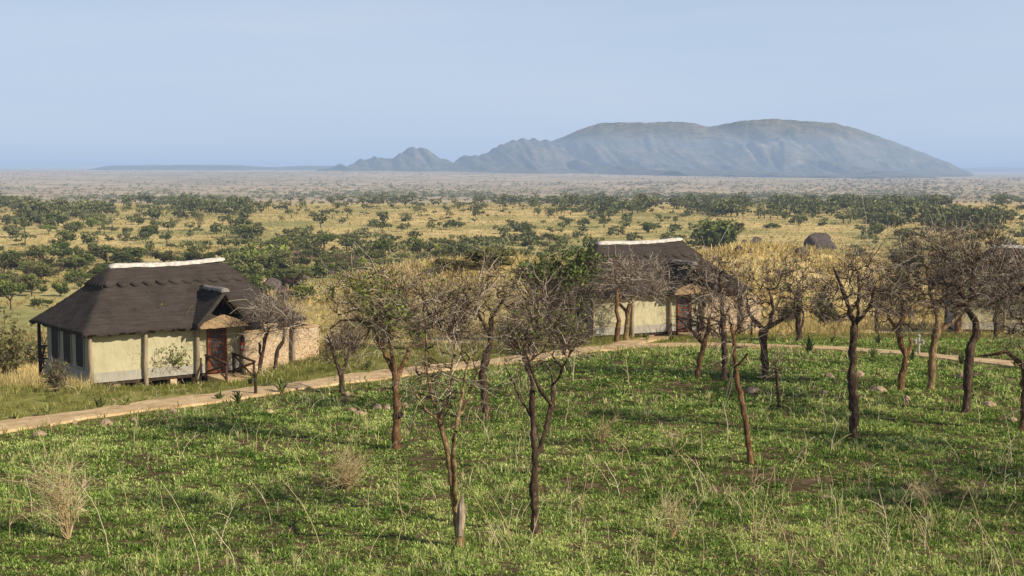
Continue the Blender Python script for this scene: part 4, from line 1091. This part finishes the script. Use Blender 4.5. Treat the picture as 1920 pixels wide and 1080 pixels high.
for b, w, h, lab, m in [((490, 520), 26, 17, 'upper pinkish boulder of the rocky outcrop', 'rock'), ((508, 548), 44, 24, 'large grey boulder of the rocky outcrop', 'darkrock'), ((525, 510), 18, 15, 'pointed pale boulder of the rocky outcrop', 'rock'), ((492, 548), 30, 24, 'pale cracked boulder at the foot of the outcrop', 'rock'), ((540, 520), 22, 16, 'small grey boulder right of the outcrop', 'darkrock'), ((605, 512), 24, 20, 'dark upright boulder on the skyline of the golden slope', 'darkrock'), ((620, 514), 32, 14, 'low dark slab right of the upright boulder', 'darkrock'), ((655, 522), 30, 10, 'pale flat boulder on the golden slope', 'rock'), ((530, 552), 22, 14, 'grey boulder at the lower right of the outcrop', 'darkrock'),
      ((1418, 462), 26, 16, 'dark split boulder on the right golden mound', 'darkrock'), ((1385, 475), 26, 12, 'flat dark boulder on the left of the right mound', 'darkrock'), ((1410, 474), 16, 8, 'pale small boulder on the right mound', 'rock'), ((1502, 478), 30, 12, 'dark low boulder on the right of the golden mound', 'darkrock'), ((1395, 458), 14, 8, 'small dark boulder near the top of the right mound', 'darkrock')]:
    rock(b, w, h, lab, m, 'boulders on the golden slopes', 'boulder')
rock((1540, 466), 64, 21, 'largest dark sloping rock slab on top of the right golden mound', 'darkrock', 'boulders on the golden slopes', 'boulder', R(27), True)

# stone table beyond the path
g = ground_at(1568, 610)
e = empty('stone_bench', g, R(8), 'pale slab bench on dark blocks beyond the path behind the knobbly tree', 'bench')
mb = MB(); mb.box(-.75, .9, -.35, .35, .42, .52); mb.build('slab', M['rock'], e, False, .02)
mb = MB(); mb.box(-.2, .25, -.28, .28, -.1, .417); mb.build('leg', M['darkrock'], e, False, .02)
mb = MB(); mb.box(.5, .82, -.28, .28, -.1, .417); mb.build('leg', M['darkrock'], e, False, .02)

# ------------------------------------------------------------------ path lamps
def lamp(base, h, label, pm='darktimber', hm='metal', heads=1):
    g = ground_at(*base); d = g[1]; H = h * d / FPX
    e = empty('path_lamp', g, 0, label, 'lamp post', 'lamp posts along the path')
    mb = MB(); mb.tube([(0, 0, -.1), (.01, 0, H * .5), (0, 0, H)], [.058, .054, .05], 9); mb.build('post', M[pm], e, True)
    for s in ([-1] if heads == 1 else [-1, 1]):
        mb = MB(); mb.tube([(0, 0, H * .88), (s * .1, -.03, H * .93), (s * .16, -.05, H * .86)], [.016, .016, .014], 6); mb.build('bracket', M[hm], e)
        x = s * .16
        mb = MB(); mb.tube([(x, -.05, H * .60), (x, -.05, H * .62), (x, -.05, H * .78), (x, -.05, H * .80)], [.03, .05, .075, .09], 8); mb.tube([(x, -.05, H * .80), (x, -.05, H * .86)], [.10, .015], 8); mb.build('lantern', M[hm], e)
    mb = MB(); mb.tube([(0, 0, H), (0, 0, H + .04), (0, 0, H + .1)], [.085, .075, .01], 9); mb.build('cap', M[hm], e)
lamp((479, 742), 38, 'dark wooden lamp post with lantern on the path below the left cottage')
lamp((1722, 668), 38, 'white lamp post beside the right path between two orange trunks', 'white', 'white', 2)
lamp((1409, 632), 28, 'dark lamp post by the stone wall end of the middle cottage', 'darktimber', 'metal', 2)

# ------------------------------------------------------------------ ground cover
def scatter(n, y0, y1, k=.42, pad=9, power=1.):
    y = np.sqrt(rng.uniform(y0 ** 2, y1 ** 2, n)) if power == 1. else rng.uniform(y0, y1, n)
    x = rng.uniform(-1, 1, n) * (k * y + pad)
    return x, y

def tufts(x, y, nl, L, W, el, sink=.01, spread=.03, cl=None):
    n = len(x); z = gz(x, y) - sink
    B = np.repeat(np.stack([x, y, z], 1), nl, 0)
    N = n * nl
    az = rng.uniform(0, 2 * np.pi, N)
    sc_ = np.repeat(rng.uniform(.65, 1.35, n), nl) if cl is None else np.repeat(cl, nl)
    B[:, 0] += np.cos(az) * spread * sc_; B[:, 1] += np.sin(az) * spread * sc_
    l = rng.uniform(L[0], L[1], N) * sc_; w = rng.uniform(W[0], W[1], N) * np.sqrt(sc_)
    e = rng.uniform(el[0], el[1], N)
    return leaf_quads(B, az, e, l, w)

def herbs():
    parts, tint = [], []
    for y0, y1, dens, nl, L, W in ((20, 31, 76, 16, (.045, .12), (.013, .027)), (31, 44, 50, 14, (.055, .14), (.019, .035)), (44, 72, 29, 12, (.07, .165), (.030, .054))):
        area = .42 * (y1 ** 2 - y0 ** 2) + 18 * (y1 - y0)
        x, y = scatter(int(area * dens), y0, y1)
        ol, go, _, _ = masks(x, y)
        patch = fbm(x * 1.5, y * 1.5, 77, 3); big = fbm(x * .16, y * .16, 79, 3)
        keep = (patch + .3 * big > .36 + .06 * rng.normal(size=len(x))) & (ol < .45 + .2 * rng.normal(size=len(x))) & (go < .6) & (path_dist(x, y) > .78 + .35 * rng.uniform(size=len(x))) & ~in_cottage(x, y)
        x, y, patch, big = x[keep], y[keep], patch[keep], big[keep]
        cl = rng.uniform(.6, 1.25, len(x)) * (.65 + .8 * patch)
        V, Q = tufts(x, y, nl, L, W, (R(5), R(75)), spread=.05, cl=cl)
        parts.append((V, Q))
        k2 = (fbm(x * .5, y * .5, 177, 3) > .50) & (rng.uniform(size=len(x)) < .13)
        xg, yg = x[k2], y[k2]
        parts.append(tufts(xg, yg, 9, (.14, .30), (W[0] * .5, W[1] * .5), (R(40), R(86)), spread=.05))
        tg = np.repeat(np.where(rng.uniform(size=len(xg)) < .3, .98, .62), 9) + rng.normal(0, .1, len(xg) * 9)
        k3 = rng.uniform(size=len(x)) < .07
        xl, yl = x[k3] + rng.normal(0, .1, k3.sum()), y[k3] + rng.normal(0, .1, k3.sum())
        parts.append(tufts(xl, yl, 5, (.08, .22), (W[0] * .7, W[1] * .7), (R(0), R(30)), spread=.09))
        tl = rng.uniform(.93, 1, len(xl) * 5)
        t = .34 + .5 * (big - .45) + .5 * (vnoise(x * 1.3, y * 1.3, 99) - .5) + rng.normal(0, .10, len(x))
        tint.append(np.clip(np.repeat(t, nl) + rng.normal(.06, .21, len(x) * nl), 0, .9)); tint.append(np.clip(tg, 0, 1)); tint.append(tl)
    V, Q = join(parts)
    o = link('ground_cover', np_mesh('ground_cover', V, Q, False, {'tint': np.concatenate(tint)}), M['herb'])
    tag(o, 'low green leafy herbs covering the lawn', 'ground cover', kind='stuff')

def olive_grass():
    x, y = scatter(52000, 38, 84)
    ol, go, _, _ = masks(x, y)
    keep = (rng.uniform(size=len(x)) < ol * .95) & (go < .9) & (path_dist(x, y) > .74 + .25 * rng.uniform(size=len(x))) & ~in_cottage(x, y) & (fbm(x * .7, y * .7, 15) > .34)
    x, y = x[keep], y[keep]
    V1, Q1 = tufts(x, y, 8, (.12, .32), (.012, .03), (R(35), R(88)), spread=.04)
    t1 = np.clip(np.repeat(.35 + .9 * (fbm(x * .4, y * .4, 21) - .45) + .25 * go[keep], 8) + rng.normal(0, .18, len(x) * 8), 0, 1)
    o = link('grass', np_mesh('grass', V1, Q1, False, {'tint': t1}), M['olive'])
    tag(o, 'short olive green grass between the path and the cottages', 'grass', kind='stuff')

def golden_grass():
    parts, tint = [], []
    for y0, y1, n, nl, L, W in ((57, 100, 20000, 8, (.25, .75), (.02, .05)), (100, 170, 30000, 6, (.35, .85), (.05, .10)), (170, 360, 36000, 4, (.4, .8), (.12, .25)), (360, 720, 42000, 3, (.3, .7), (.16, .34))):
        x, y = scatter(n, y0, y1, .44)
        ol, go, gr, _ = masks(x, y)
        den = fbm(x * .12, y * .12, 25, 4)
        keep = (go > .35) & (den > .36 + .16 * gr + .05 * rng.normal(size=len(x))) & (path_dist(x, y) > 1.) & ~in_cottage(x, y)
        x, y, den, gr = x[keep], y[keep], den[keep], gr[keep]
        parts.append(tufts(x, y, nl, L, W, (R(40), R(88)), spread=.1))
        t = .5 + 1.0 * (den - .5) - .35 * gr - .10 * S((y - 140) / 60) - .16 * S((y - 250) / 150) + .3 * (vnoise(x * .5, y * .5, 8) - .5)
        tint.append(np.clip(np.repeat(t, nl) + rng.normal(0, .16, len(x) * nl), 0, 1))
    # the tall clump at the left edge
    n = 900; x = rng.normal(-18.6, 1.1, n); y = rng.normal(52.5, 1.2, n)
    keep = (x < -15.9) & ~in_cottage(x, y) & (path_dist(x, y) > 2.5); x, y = x[keep], y[keep]
    parts.append(tufts(x, y, 9, (.4, 1.0), (.012, .025), (R(50), R(86)), spread=.12)); tint.append(np.clip(rng.normal(.45, .2, len(x) * 9), 0, 1))
    V, Q = join(parts)
    o = link('dry_grass', np_mesh('dry_grass', V, Q, False, {'tint': np.concatenate(tint)}), M['gold'])
    tag(o, 'golden dry grass on the slopes and plain beyond the cottages', 'dry grass', kind='stuff')

def straw():
    x, y = scatter(7600, 21, 62)
    keep = (path_dist(x, y) > .8) & (fbm(x * .3, y * .3, 35) + .12 * np.exp(-((path_dist(x, y) - 1.1) / .5) ** 2) + .30 * S((x + 1) / 8) * S((35 - y) / 8) > .50) & ~in_cottage(x, y) & (masks(x, y)[1] < .5)
    x, y = x[keep], y[keep]; n = len(x)
    az = rng.uniform(0, 2 * np.pi, n); H = rng.uniform(.2, .75, n) * np.where(y > 45, .8, 1); lean = rng.uniform(.1, .9, n) * H
    t = np.linspace(0, 1, 6)[None, :]
    Pt = np.stack([x[:, None] + np.cos(az)[:, None] * lean[:, None] * t ** 1.8, y[:, None] + np.sin(az)[:, None] * lean[:, None] * t ** 1.8, gz(x, y)[:, None] + H[:, None] * (t - .25 * t ** 3)], -1)
    Pt[:, 1:] += rng.normal(size=(n, 5, 3)) * .012
    Rd = np.linspace(1, .5, 6)[None] * (np.maximum(.0042, y * .00016) * rng.uniform(.7, 1.4, n))[:, None]
    V, Q = tube_batch(Pt, Rd, 3)
    o = link('dry_straw', np_mesh('dry_straw', V, Q, False, {'tint': np.repeat(np.clip(rng.normal(.5, .25, n), 0, 1), 15)}), M['straw'])
    tag(o, 'thin pale straw stems scattered through the lawn', 'dry grass', kind='stuff')
herbs(); olive_grass(); golden_grass(); straw()

# ------------------------------------------------------------------ savanna trees
def crown_points(r, kind, n):
    """leaf positions in a unit crown: width 1 (radius .5), height 0..1"""
    nc = {'flat': 22, 'round': 22, 'tall': 20, 'bare': 16, 'low': 20}[kind]
    C = []
    for k in range(nc):
        a = r.uniform(0, 2 * np.pi); q = r.uniform(0, 1) ** .55
        if kind == 'flat': C.append((math.cos(a) * q * .42, math.sin(a) * q * .42, .66 + .20 * (1 - q * q) + r.normal() * .06, .15, .10))
        elif kind == 'round': C.append((math.cos(a) * q * .36, math.sin(a) * q * .36, .48 + r.uniform(-.34, .36) * (1 - .45 * q), .15, .14))
        elif kind == 'tall': C.append((math.cos(a) * q * .32, math.sin(a) * q * .32, .56 + r.uniform(-.32, .34) * (1 - .5 * q), .15, .11))
        elif kind == 'low': C.append((math.cos(a) * q * .38, math.sin(a) * q * .38, .36 + r.uniform(-.26, .36) * (1 - .6 * q), .15, .16))
        else: C.append((math.cos(a) * q * .38, math.sin(a) * q * .38, .62 + r.uniform(-.2, .28), .15, .12))
    C = np.array(C); k = r.integers(0, nc, n)
    q = r.normal(size=(n, 3)); q /= np.linalg.norm(q, axis=1, keepdims=True); q *= r.uniform(.2, 1, (n, 1)) ** .5
    return C[k, :3] + q * C[k][:, [3, 3, 4]], C

PROTO = {}
def proto(kind, seed):
    r = np.random.default_rng(seed)
    n = {'flat': 1300, 'round': 1500, 'tall': 1150, 'bare': 520, 'low': 1300}[kind]
    pts, C = crown_points(r, kind, n)
    V, Q = rand_quads(pts, r.uniform(.022, .052, n) * (.8 if kind == 'bare' else 1.15), r)
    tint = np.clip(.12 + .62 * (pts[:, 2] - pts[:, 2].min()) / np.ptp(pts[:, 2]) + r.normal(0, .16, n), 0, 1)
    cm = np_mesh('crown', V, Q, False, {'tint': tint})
    # trunk and limbs
    fork = np.array([r.normal() * .02, r.normal() * .02, .30 if kind in ('flat', 'tall') else .14])
    pls, rad = [], []
    t = np.linspace(0, 1, 6)[:, None]
    pls.append(np.array([0, 0, -.04]) * (1 - t) + fork * t + r.normal(size=(6, 3)) * .006); rad.append(np.linspace(.030, .022, 6))
    for c in C[:9]:
        tip = c[:3]; mid = fork + (tip - fork) * np.array([.55, .55, .35])
        pls.append((1 - t) ** 2 * fork + 2 * t * (1 - t) * mid + t * t * tip + r.normal(size=(6, 3)) * .008); rad.append(np.linspace(.016, .004, 6))
    V, Q = tube_batch(np.array(pls), np.array(rad), 6)
    tm = np_mesh('trunk', V, Q, True)
    tm.materials.append(M['bark_dark'])
    return cm, tm
for kd in ('flat', 'round', 'tall', 'bare', 'low'):
    PROTO[kd] = [proto(kd, 100 + 7 * i + len(kd) * 31) for i in range(4)]
CM = {'flat': 'acacia', 'round': 'bushgreen', 'tall': 'acacia', 'bare': 'brownbush', 'low': 'olivebush', }
PM = {}
def coloured(cm, mname):
    key = (cm.name, mname)
    if key not in PM:
        c = cm.copy(); c.name = 'crown'; c.materials.clear(); c.materials.append(M[mname]); PM[key] = c
    return PM[key]

def plain_tree(px, v, w, h, kind, label, group, mname=None, g=None):
    g = ground_at(px, v) if g is None else g
    if g is None: return
    d = g[1]; W = w * d / FPX; H = h * d / FPX
    cm, tm = PROTO[kind][random.randrange(4)]
    nm = {'flat': 'acacia_tree', 'round': 'savanna_tree', 'tall': 'savanna_tree', 'bare': 'leafless_tree', 'low': 'bush'}[kind]
    e = empty(nm, g, random.uniform(0, 6.28), label, 'bush' if kind == 'low' else 'tree', group)
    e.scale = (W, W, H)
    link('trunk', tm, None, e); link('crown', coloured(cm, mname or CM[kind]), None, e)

NAMED = [(85, 506, 74, 48, 'flat', 'broad flat topped green acacia standing above a paler tree at the left'), (78, 532, 48, 45, 'tall', 'pale green open tree below the broad acacia at the left', 'olivebush'), (8, 516, 62, 44, 'flat', 'dark green acacia cut by the left edge'), (20, 581, 58, 58, 'flat', 'bright green acacia at the left edge above the dry shrubs', 'bushgreen'),
 (113, 556, 38, 34, 'round', 'dark rounded tree left of the near cottage roof'), (78, 574, 44, 22, 'low', 'dark low bush in shadow left of the near cottage roof', 'bushgreen'), (148, 497, 24, 42, 'tall', 'slim small crowned tree left of the near cottage ridge'), (200, 498, 76, 38, 'flat', 'flat topped dark acacia just behind the left end of the near ridge'), (230, 500, 95, 28, 'low', 'pale olive thicket behind the left end of the near ridge'),
 (306, 494, 56, 30, 'round', 'dark grey green round tree behind the near cottage ridge', 'olivebush'), (358, 492, 46, 26, 'round', 'mid green round tree behind the middle of the near ridge'), (432, 492, 52, 28, 'flat', 'green flat acacia right of the near cottage ridge'), (155, 527, 46, 28, 'low', 'brown green bush left of the near roof', 'olivebush'), (48, 505, 24, 22, 'bare', 'small bare tree between two acacias at the left'), (112, 515, 24, 26, 'bare', 'small bare grey tree right of the broad acacia'),
 (465, 446, 54, 30, 'round', 'dark round tree casting a long shadow above the near roof'), (405, 438, 26, 20, 'round', 'small dark tree left of the dark round tree'), (374, 432, 34, 32, 'bare', 'brownish tree with bare stems above the near ridge', 'olivebush'), (278, 448, 52, 32, 'round', 'green tree cluster above the near ridge'), (126, 455, 38, 28, 'round', 'dark green tree with long shadow in the left field'), (143, 435, 36, 26, 'round', 'dark grey green tree among the left thicket'), (172, 428, 28, 24, 'round', 'bright green small tree in front of the left thicket', 'newleaf'), (100, 424, 44, 30, 'round', 'bright green tree at the edge of the left thicket', 'bushgreen'),
 (90, 440, 32, 18, 'flat', 'light green flat tree in the left field', 'newleaf'), (236, 444, 17, 20, 'tall', 'tiny upright tree in the left field'), (525, 470, 50, 32, 'round', 'dark green round tree left of the line behind the outcrop'), (563, 464, 32, 24, 'round', 'dark compact tree above the rocky outcrop'), (608, 466, 64, 28, 'flat', 'wide green acacia with pale trunk above the golden slope', 'bushgreen'), (655, 470, 44, 26, 'flat', 'flat grey green acacia above the golden slope'),
 (720, 492, 46, 44, 'flat', 'green umbrella acacia with clear trunk above the orange trunked tree', 'bushgreen'), (745, 505, 44, 26, 'round', 'dark dense round tree right of the umbrella acacia'), (785, 478, 36, 40, 'round', 'dark green tree on a slim trunk at the centre of the field'), (764, 474, 20, 18, 'bare', 'small dark leafless tree beside the slim trunk tree', 'olivebush'), (835, 476, 32, 34, 'tall', 'upright olive tree at the centre of the field', 'olivebush'), (862, 478, 24, 26, 'round', 'green round tree right of the upright olive tree'), (808, 468, 20, 14, 'round', 'small dark round tree near the field centre'),
 (926, 454, 56, 16, 'low', 'flat spreading dark bush in the golden field', 'bushgreen'), (928, 500, 118, 54, 'low', 'large olive thicket left of the middle cottage'), (855, 506, 110, 30, 'low', 'wide olive thicket behind the grey crowned tree'), (985, 440, 26, 24, 'round', 'dark round tree alone in the golden field'), (1037, 474, 24, 18, 'round', 'small dark tree left of the middle cottage ridge'), (985, 470, 18, 24, 'tall', 'slim dark tree left of the small dark tree'), (1030, 455, 34, 18, 'flat', 'leaning grey tree with dark shadow in the golden field', 'olivebush'),
 (1215, 438, 30, 28, 'round', 'dark green tree above the middle cottage ridge'), (1145, 442, 15, 14, 'round', 'small round tree above the left end of the middle ridge'), (668, 512, 40, 24, 'low', 'grey bush on the skyline of the golden slope'), (1385, 440, 36, 26, 'tall', 'olive tree beside the right golden mound', 'olivebush'), (1450, 428, 40, 14, 'low', 'dark low bush behind the top of the right mound', 'bushgreen'), (1645, 440, 40, 22, 'round', 'dark tree right of the sloping rock slab'), (1700, 448, 50, 24, 'round', 'dark green tree behind the dense bare crowns at the right')]
for t in NAMED:
    plain_tree(t[0], t[1], t[2], t[3], t[4], t[5], 'single trees on the golden plain', t[6] if len(t) > 6 else None)

def density(px, v):
    """how thick the tree cover is at that point of the plain (0..1)"""
    n = float(fbm(np.array(px * .012), np.array(v * .05), 5, 3))
    if px < 480:
        if 372 < v < 432 - .06 * px: return .75 if n > .44 else .3
        if v >= 430 - .06 * px: return .18 if v < 500 else .25
    if 480 <= px < 1050:
        if v < 384: return .7 if n > .42 else .25
        if v < 400: return .25
        return .16 if v < 450 else .3
    if px >= 1050:
        lim = 405 if px < 1300 else 405 + (px - 1300) * .06
        if v < lim: return .72 if n > .43 else .22
        return .18
    return .3
cnt = 0; tries = 0; cand = []
rr = random.Random(5)
while len(cand) < 2300 and tries < 60000:
    tries += 1
    px = rr.uniform(-60, 1980); v = 368 + 190 * rr.random() ** 2.2
    if rr.random() > density(px, v): continue
    g = ground_at(px, v)
    if g is None or g[1] < 190 or g[1] > 1200: continue
    if in_cottage(g[0], g[1]): continue
    if 1340 < px < 1580 and v > 425: continue
    cand.append((px, v, g))
cand.sort(key=lambda c: c[2][1])
far_list = []
ZL = {0: 'left third', 1: 'middle', 2: 'right third'}
for i, (px, v, g) in enumerate(cand):
    d = g[1]
    dense = density(px, v) > .5
    size = (rr.uniform(3.8, 8.6) if dense else rr.choice([rr.uniform(1.6, 3.6), rr.uniform(2.5, 6)]))
    kind = rr.choices(['flat', 'round', 'tall', 'bare', 'low'], [3, 5, 2, 1.2 if not dense else .3, 2])[0]
    hh = size * {'flat': .62, 'round': .72, 'tall': 1.0, 'bare': .8, 'low': .5}[kind]
    if i < 245:
        z = 0 if px < 560 else 1 if px < 1150 else 2
        far_ = 'nearer the cottages' if v > 440 else 'further out'
        kn = {'flat': 'flat topped acacia', 'round': 'dark rounded tree', 'tall': 'upright tree', 'bare': 'brown leafless tree', 'low': 'low spreading bush'}[kind]
        lab = f'small {kn} on the plain {far_}, {ZL[z]}'
        plain_tree(px, v, size / d * FPX, hh / d * FPX, kind, lab, f'small {kn}s on the plain {far_}, {ZL[z]}', None if rr.random() < .75 else rr.choice(['olivebush', 'bushgreen', 'acacia']), g)
    else:
        far_list.append((g, size, hh, kind))

def far_trees():
    r = np.random.default_rng(77)
    parts, tint = [], []
    def add(g, size, hh, kind, n):
        pts, C = crown_points(r, kind, n)
        pts = pts * np.array([size, size, hh]) + g
        V, Q = rand_quads(pts, r.uniform(.05, .11, n) * size * (1.4 if n < 30 else 1), r)
        parts.append((V, Q))
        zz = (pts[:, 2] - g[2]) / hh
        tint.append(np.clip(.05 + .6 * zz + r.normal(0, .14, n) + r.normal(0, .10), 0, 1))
        t = np.array([[0, 0, -.3], [0, 0, hh * .4]])[None] + g
        if d < 1200:
            a = tube_batch(t, np.array([[.03, .02]]) * size, 4); parts.append(a); tint.append(np.full(len(a[1]), .05))
    for g, size, hh, kind in far_list:
        d = g[1]; add(g, size * 1.1, hh, kind, 150 if d < 500 else 100)
    n = 0
    while n < 6200:
        px = r.uniform(-80, 2000); v = 318 + 58 * r.uniform() ** .9
        q = float(fbm(np.array(px * .006), np.array(v * .13), 55, 3))
        p = .25
        if v > 362: p = .75
        elif v > 343: p = .35 + (.5 if px > 1180 else 0) + (.35 if px < 420 and v > 352 else 0)
        elif v > 330: p = .24 + (.55 if 1250 < px else 0)
        else: p = (.62 if px > 850 else .38) if px > 500 else .22
        if r.uniform() > p * (.1 + 2.6 * max(0, q - .28)): continue
        g = ground_at(px, v)
        n += 1
        if g is None or g[1] < 900 or g[1] > 6500: continue
        d = g[1]
        size = r.uniform(4, 9) * (1.2 if d > 2500 else 1); add(g, size, size * r.uniform(.5, .7), 'flat' if r.uniform() < .4 else 'round', 34 if d < 2000 else 16)
    hv = HILL_V[0]; hv = hv[(hv[:, 1] < 7400) & (hv[:, 2] > gz(hv[:, 0], hv[:, 1]) - 1)]
    hgt = hv[:, 2] - gz(hv[:, 0], hv[:, 1])
    pr_ = np.exp(-hgt / 45) + .10; pr_ = pr_ * (fbm(hv[:, 0] * .004, hv[:, 1] * .004, 61, 3) > .44); pr_ /= pr_.sum()
    for k in r.choice(len(hv), 1500, p=pr_):
        d = 7000; size = r.uniform(6, 12)
        add(hv[k] + np.array([r.normal() * 9, r.normal() * 9, 0]), size, size * .6, 'round', 14)
    V, Q = join(parts)
    o = link('distant_woodland', np_mesh('distant_woodland', V, Q, False, {'tint': np.concatenate(tint)}), M['farcanopy'])
    tag(o, 'hazy scattered woodland across the distant plain', 'woodland', kind='stuff')
far_trees()

# ------------------------------------------------------------------ haze, sky, sun
AZ, EL = R(-33), R(32.5)                      # sun to the right and a little behind the viewer
sd = Vector((math.cos(AZ) * math.cos(EL), math.sin(AZ) * math.cos(EL), math.sin(EL)))
sun = bpy.data.lights.new('sun', 'SUN'); sun.energy = 5.0; sun.angle = R(.55); sun.color = (1, .90, .74)
so = bpy.data.objects.new('sun', sun); COL.objects.link(so)
so.rotation_euler = sd.to_track_quat('Z', 'Y').to_euler()
w = bpy.data.worlds.new('World'); sc.world = w; w.use_nodes = True
nt = w.node_tree; nt.nodes.clear()
out = nt.nodes.new('ShaderNodeOutputWorld'); bg = nt.nodes.new('ShaderNodeBackground'); sk = nt.nodes.new('ShaderNodeTexSky')
sk.sky_type = 'NISHITA'; sk.sun_disc = False; sk.sun_elevation = EL; sk.sun_rotation = R(90) - AZ
sk.air_density = 1.0; sk.dust_density = 1.7; sk.ozone_density = 2.0; sk.altitude = 1500
bg.inputs[1].default_value = .10
tc = nd(nt, 'ShaderNodeTexCoord')
vn = noise(nt, tc.outputs['Generated'], 3.0, 5, .55, (1, 1, 9))
veil = ramp(nt, vn, [(.40, (.12, .12, .12)), (.72, (.40, .40, .40))])
skc = mixc(nt, veil, sk.outputs[0], (5.2, 5.6, 6.3))
skc = mixc(nt, 1.0, skc, (.86, .835, .925), 'MULTIPLY')
sx = nd(nt, 'ShaderNodeSeparateXYZ'); nt.links.new(tc.outputs['Generated'], sx.inputs[0])
low = ramp(nt, sx.outputs[2], [(.0, (.88, .88, .88)), (.10, (.80, .80, .80)), (.22, (.35, .35, .35)), (.45, (0, 0, 0))])
hzc = ramp(nt, vn, [(.35, (5.0 / 8, 6.2 / 8, 7.9 / 8)), (.70, (5.6 / 8, 6.65 / 8, 8.1 / 8))])
hz8 = mixc(nt, 1.0, hzc, (8.75, 8.7, 8.6), 'MULTIPLY')
skc = mixc(nt, low, skc, hz8)
nt.links.new(skc, bg.inputs[0]); nt.links.new(bg.outputs[0], out.inputs[0])

HAZE_L = 7600.0
hm, ht, ho = mat('haze_air')
ab = nd(ht, 'ShaderNodeVolumeAbsorption'); ab.inputs['Color'].default_value = (0, 0, 0, 1); ab.inputs['Density'].default_value = 1 / HAZE_L
em = nd(ht, 'ShaderNodeEmission'); em.inputs[0].default_value = (.43, .555, .755, 1); em.inputs[1].default_value = 1 / HAZE_L
ash = nd(ht, 'ShaderNodeAddShader'); ht.links.new(ab.outputs[0], ash.inputs[0]); ht.links.new(em.outputs[0], ash.inputs[1])
ht.links.new(ash.outputs[0], ho.inputs['Volume'])
mb = MB(); mb.box(-60000, 60000, -3000, 70000, -200, 140)
hz = mb.build('haze', hm); tag(hz, kind='structure')
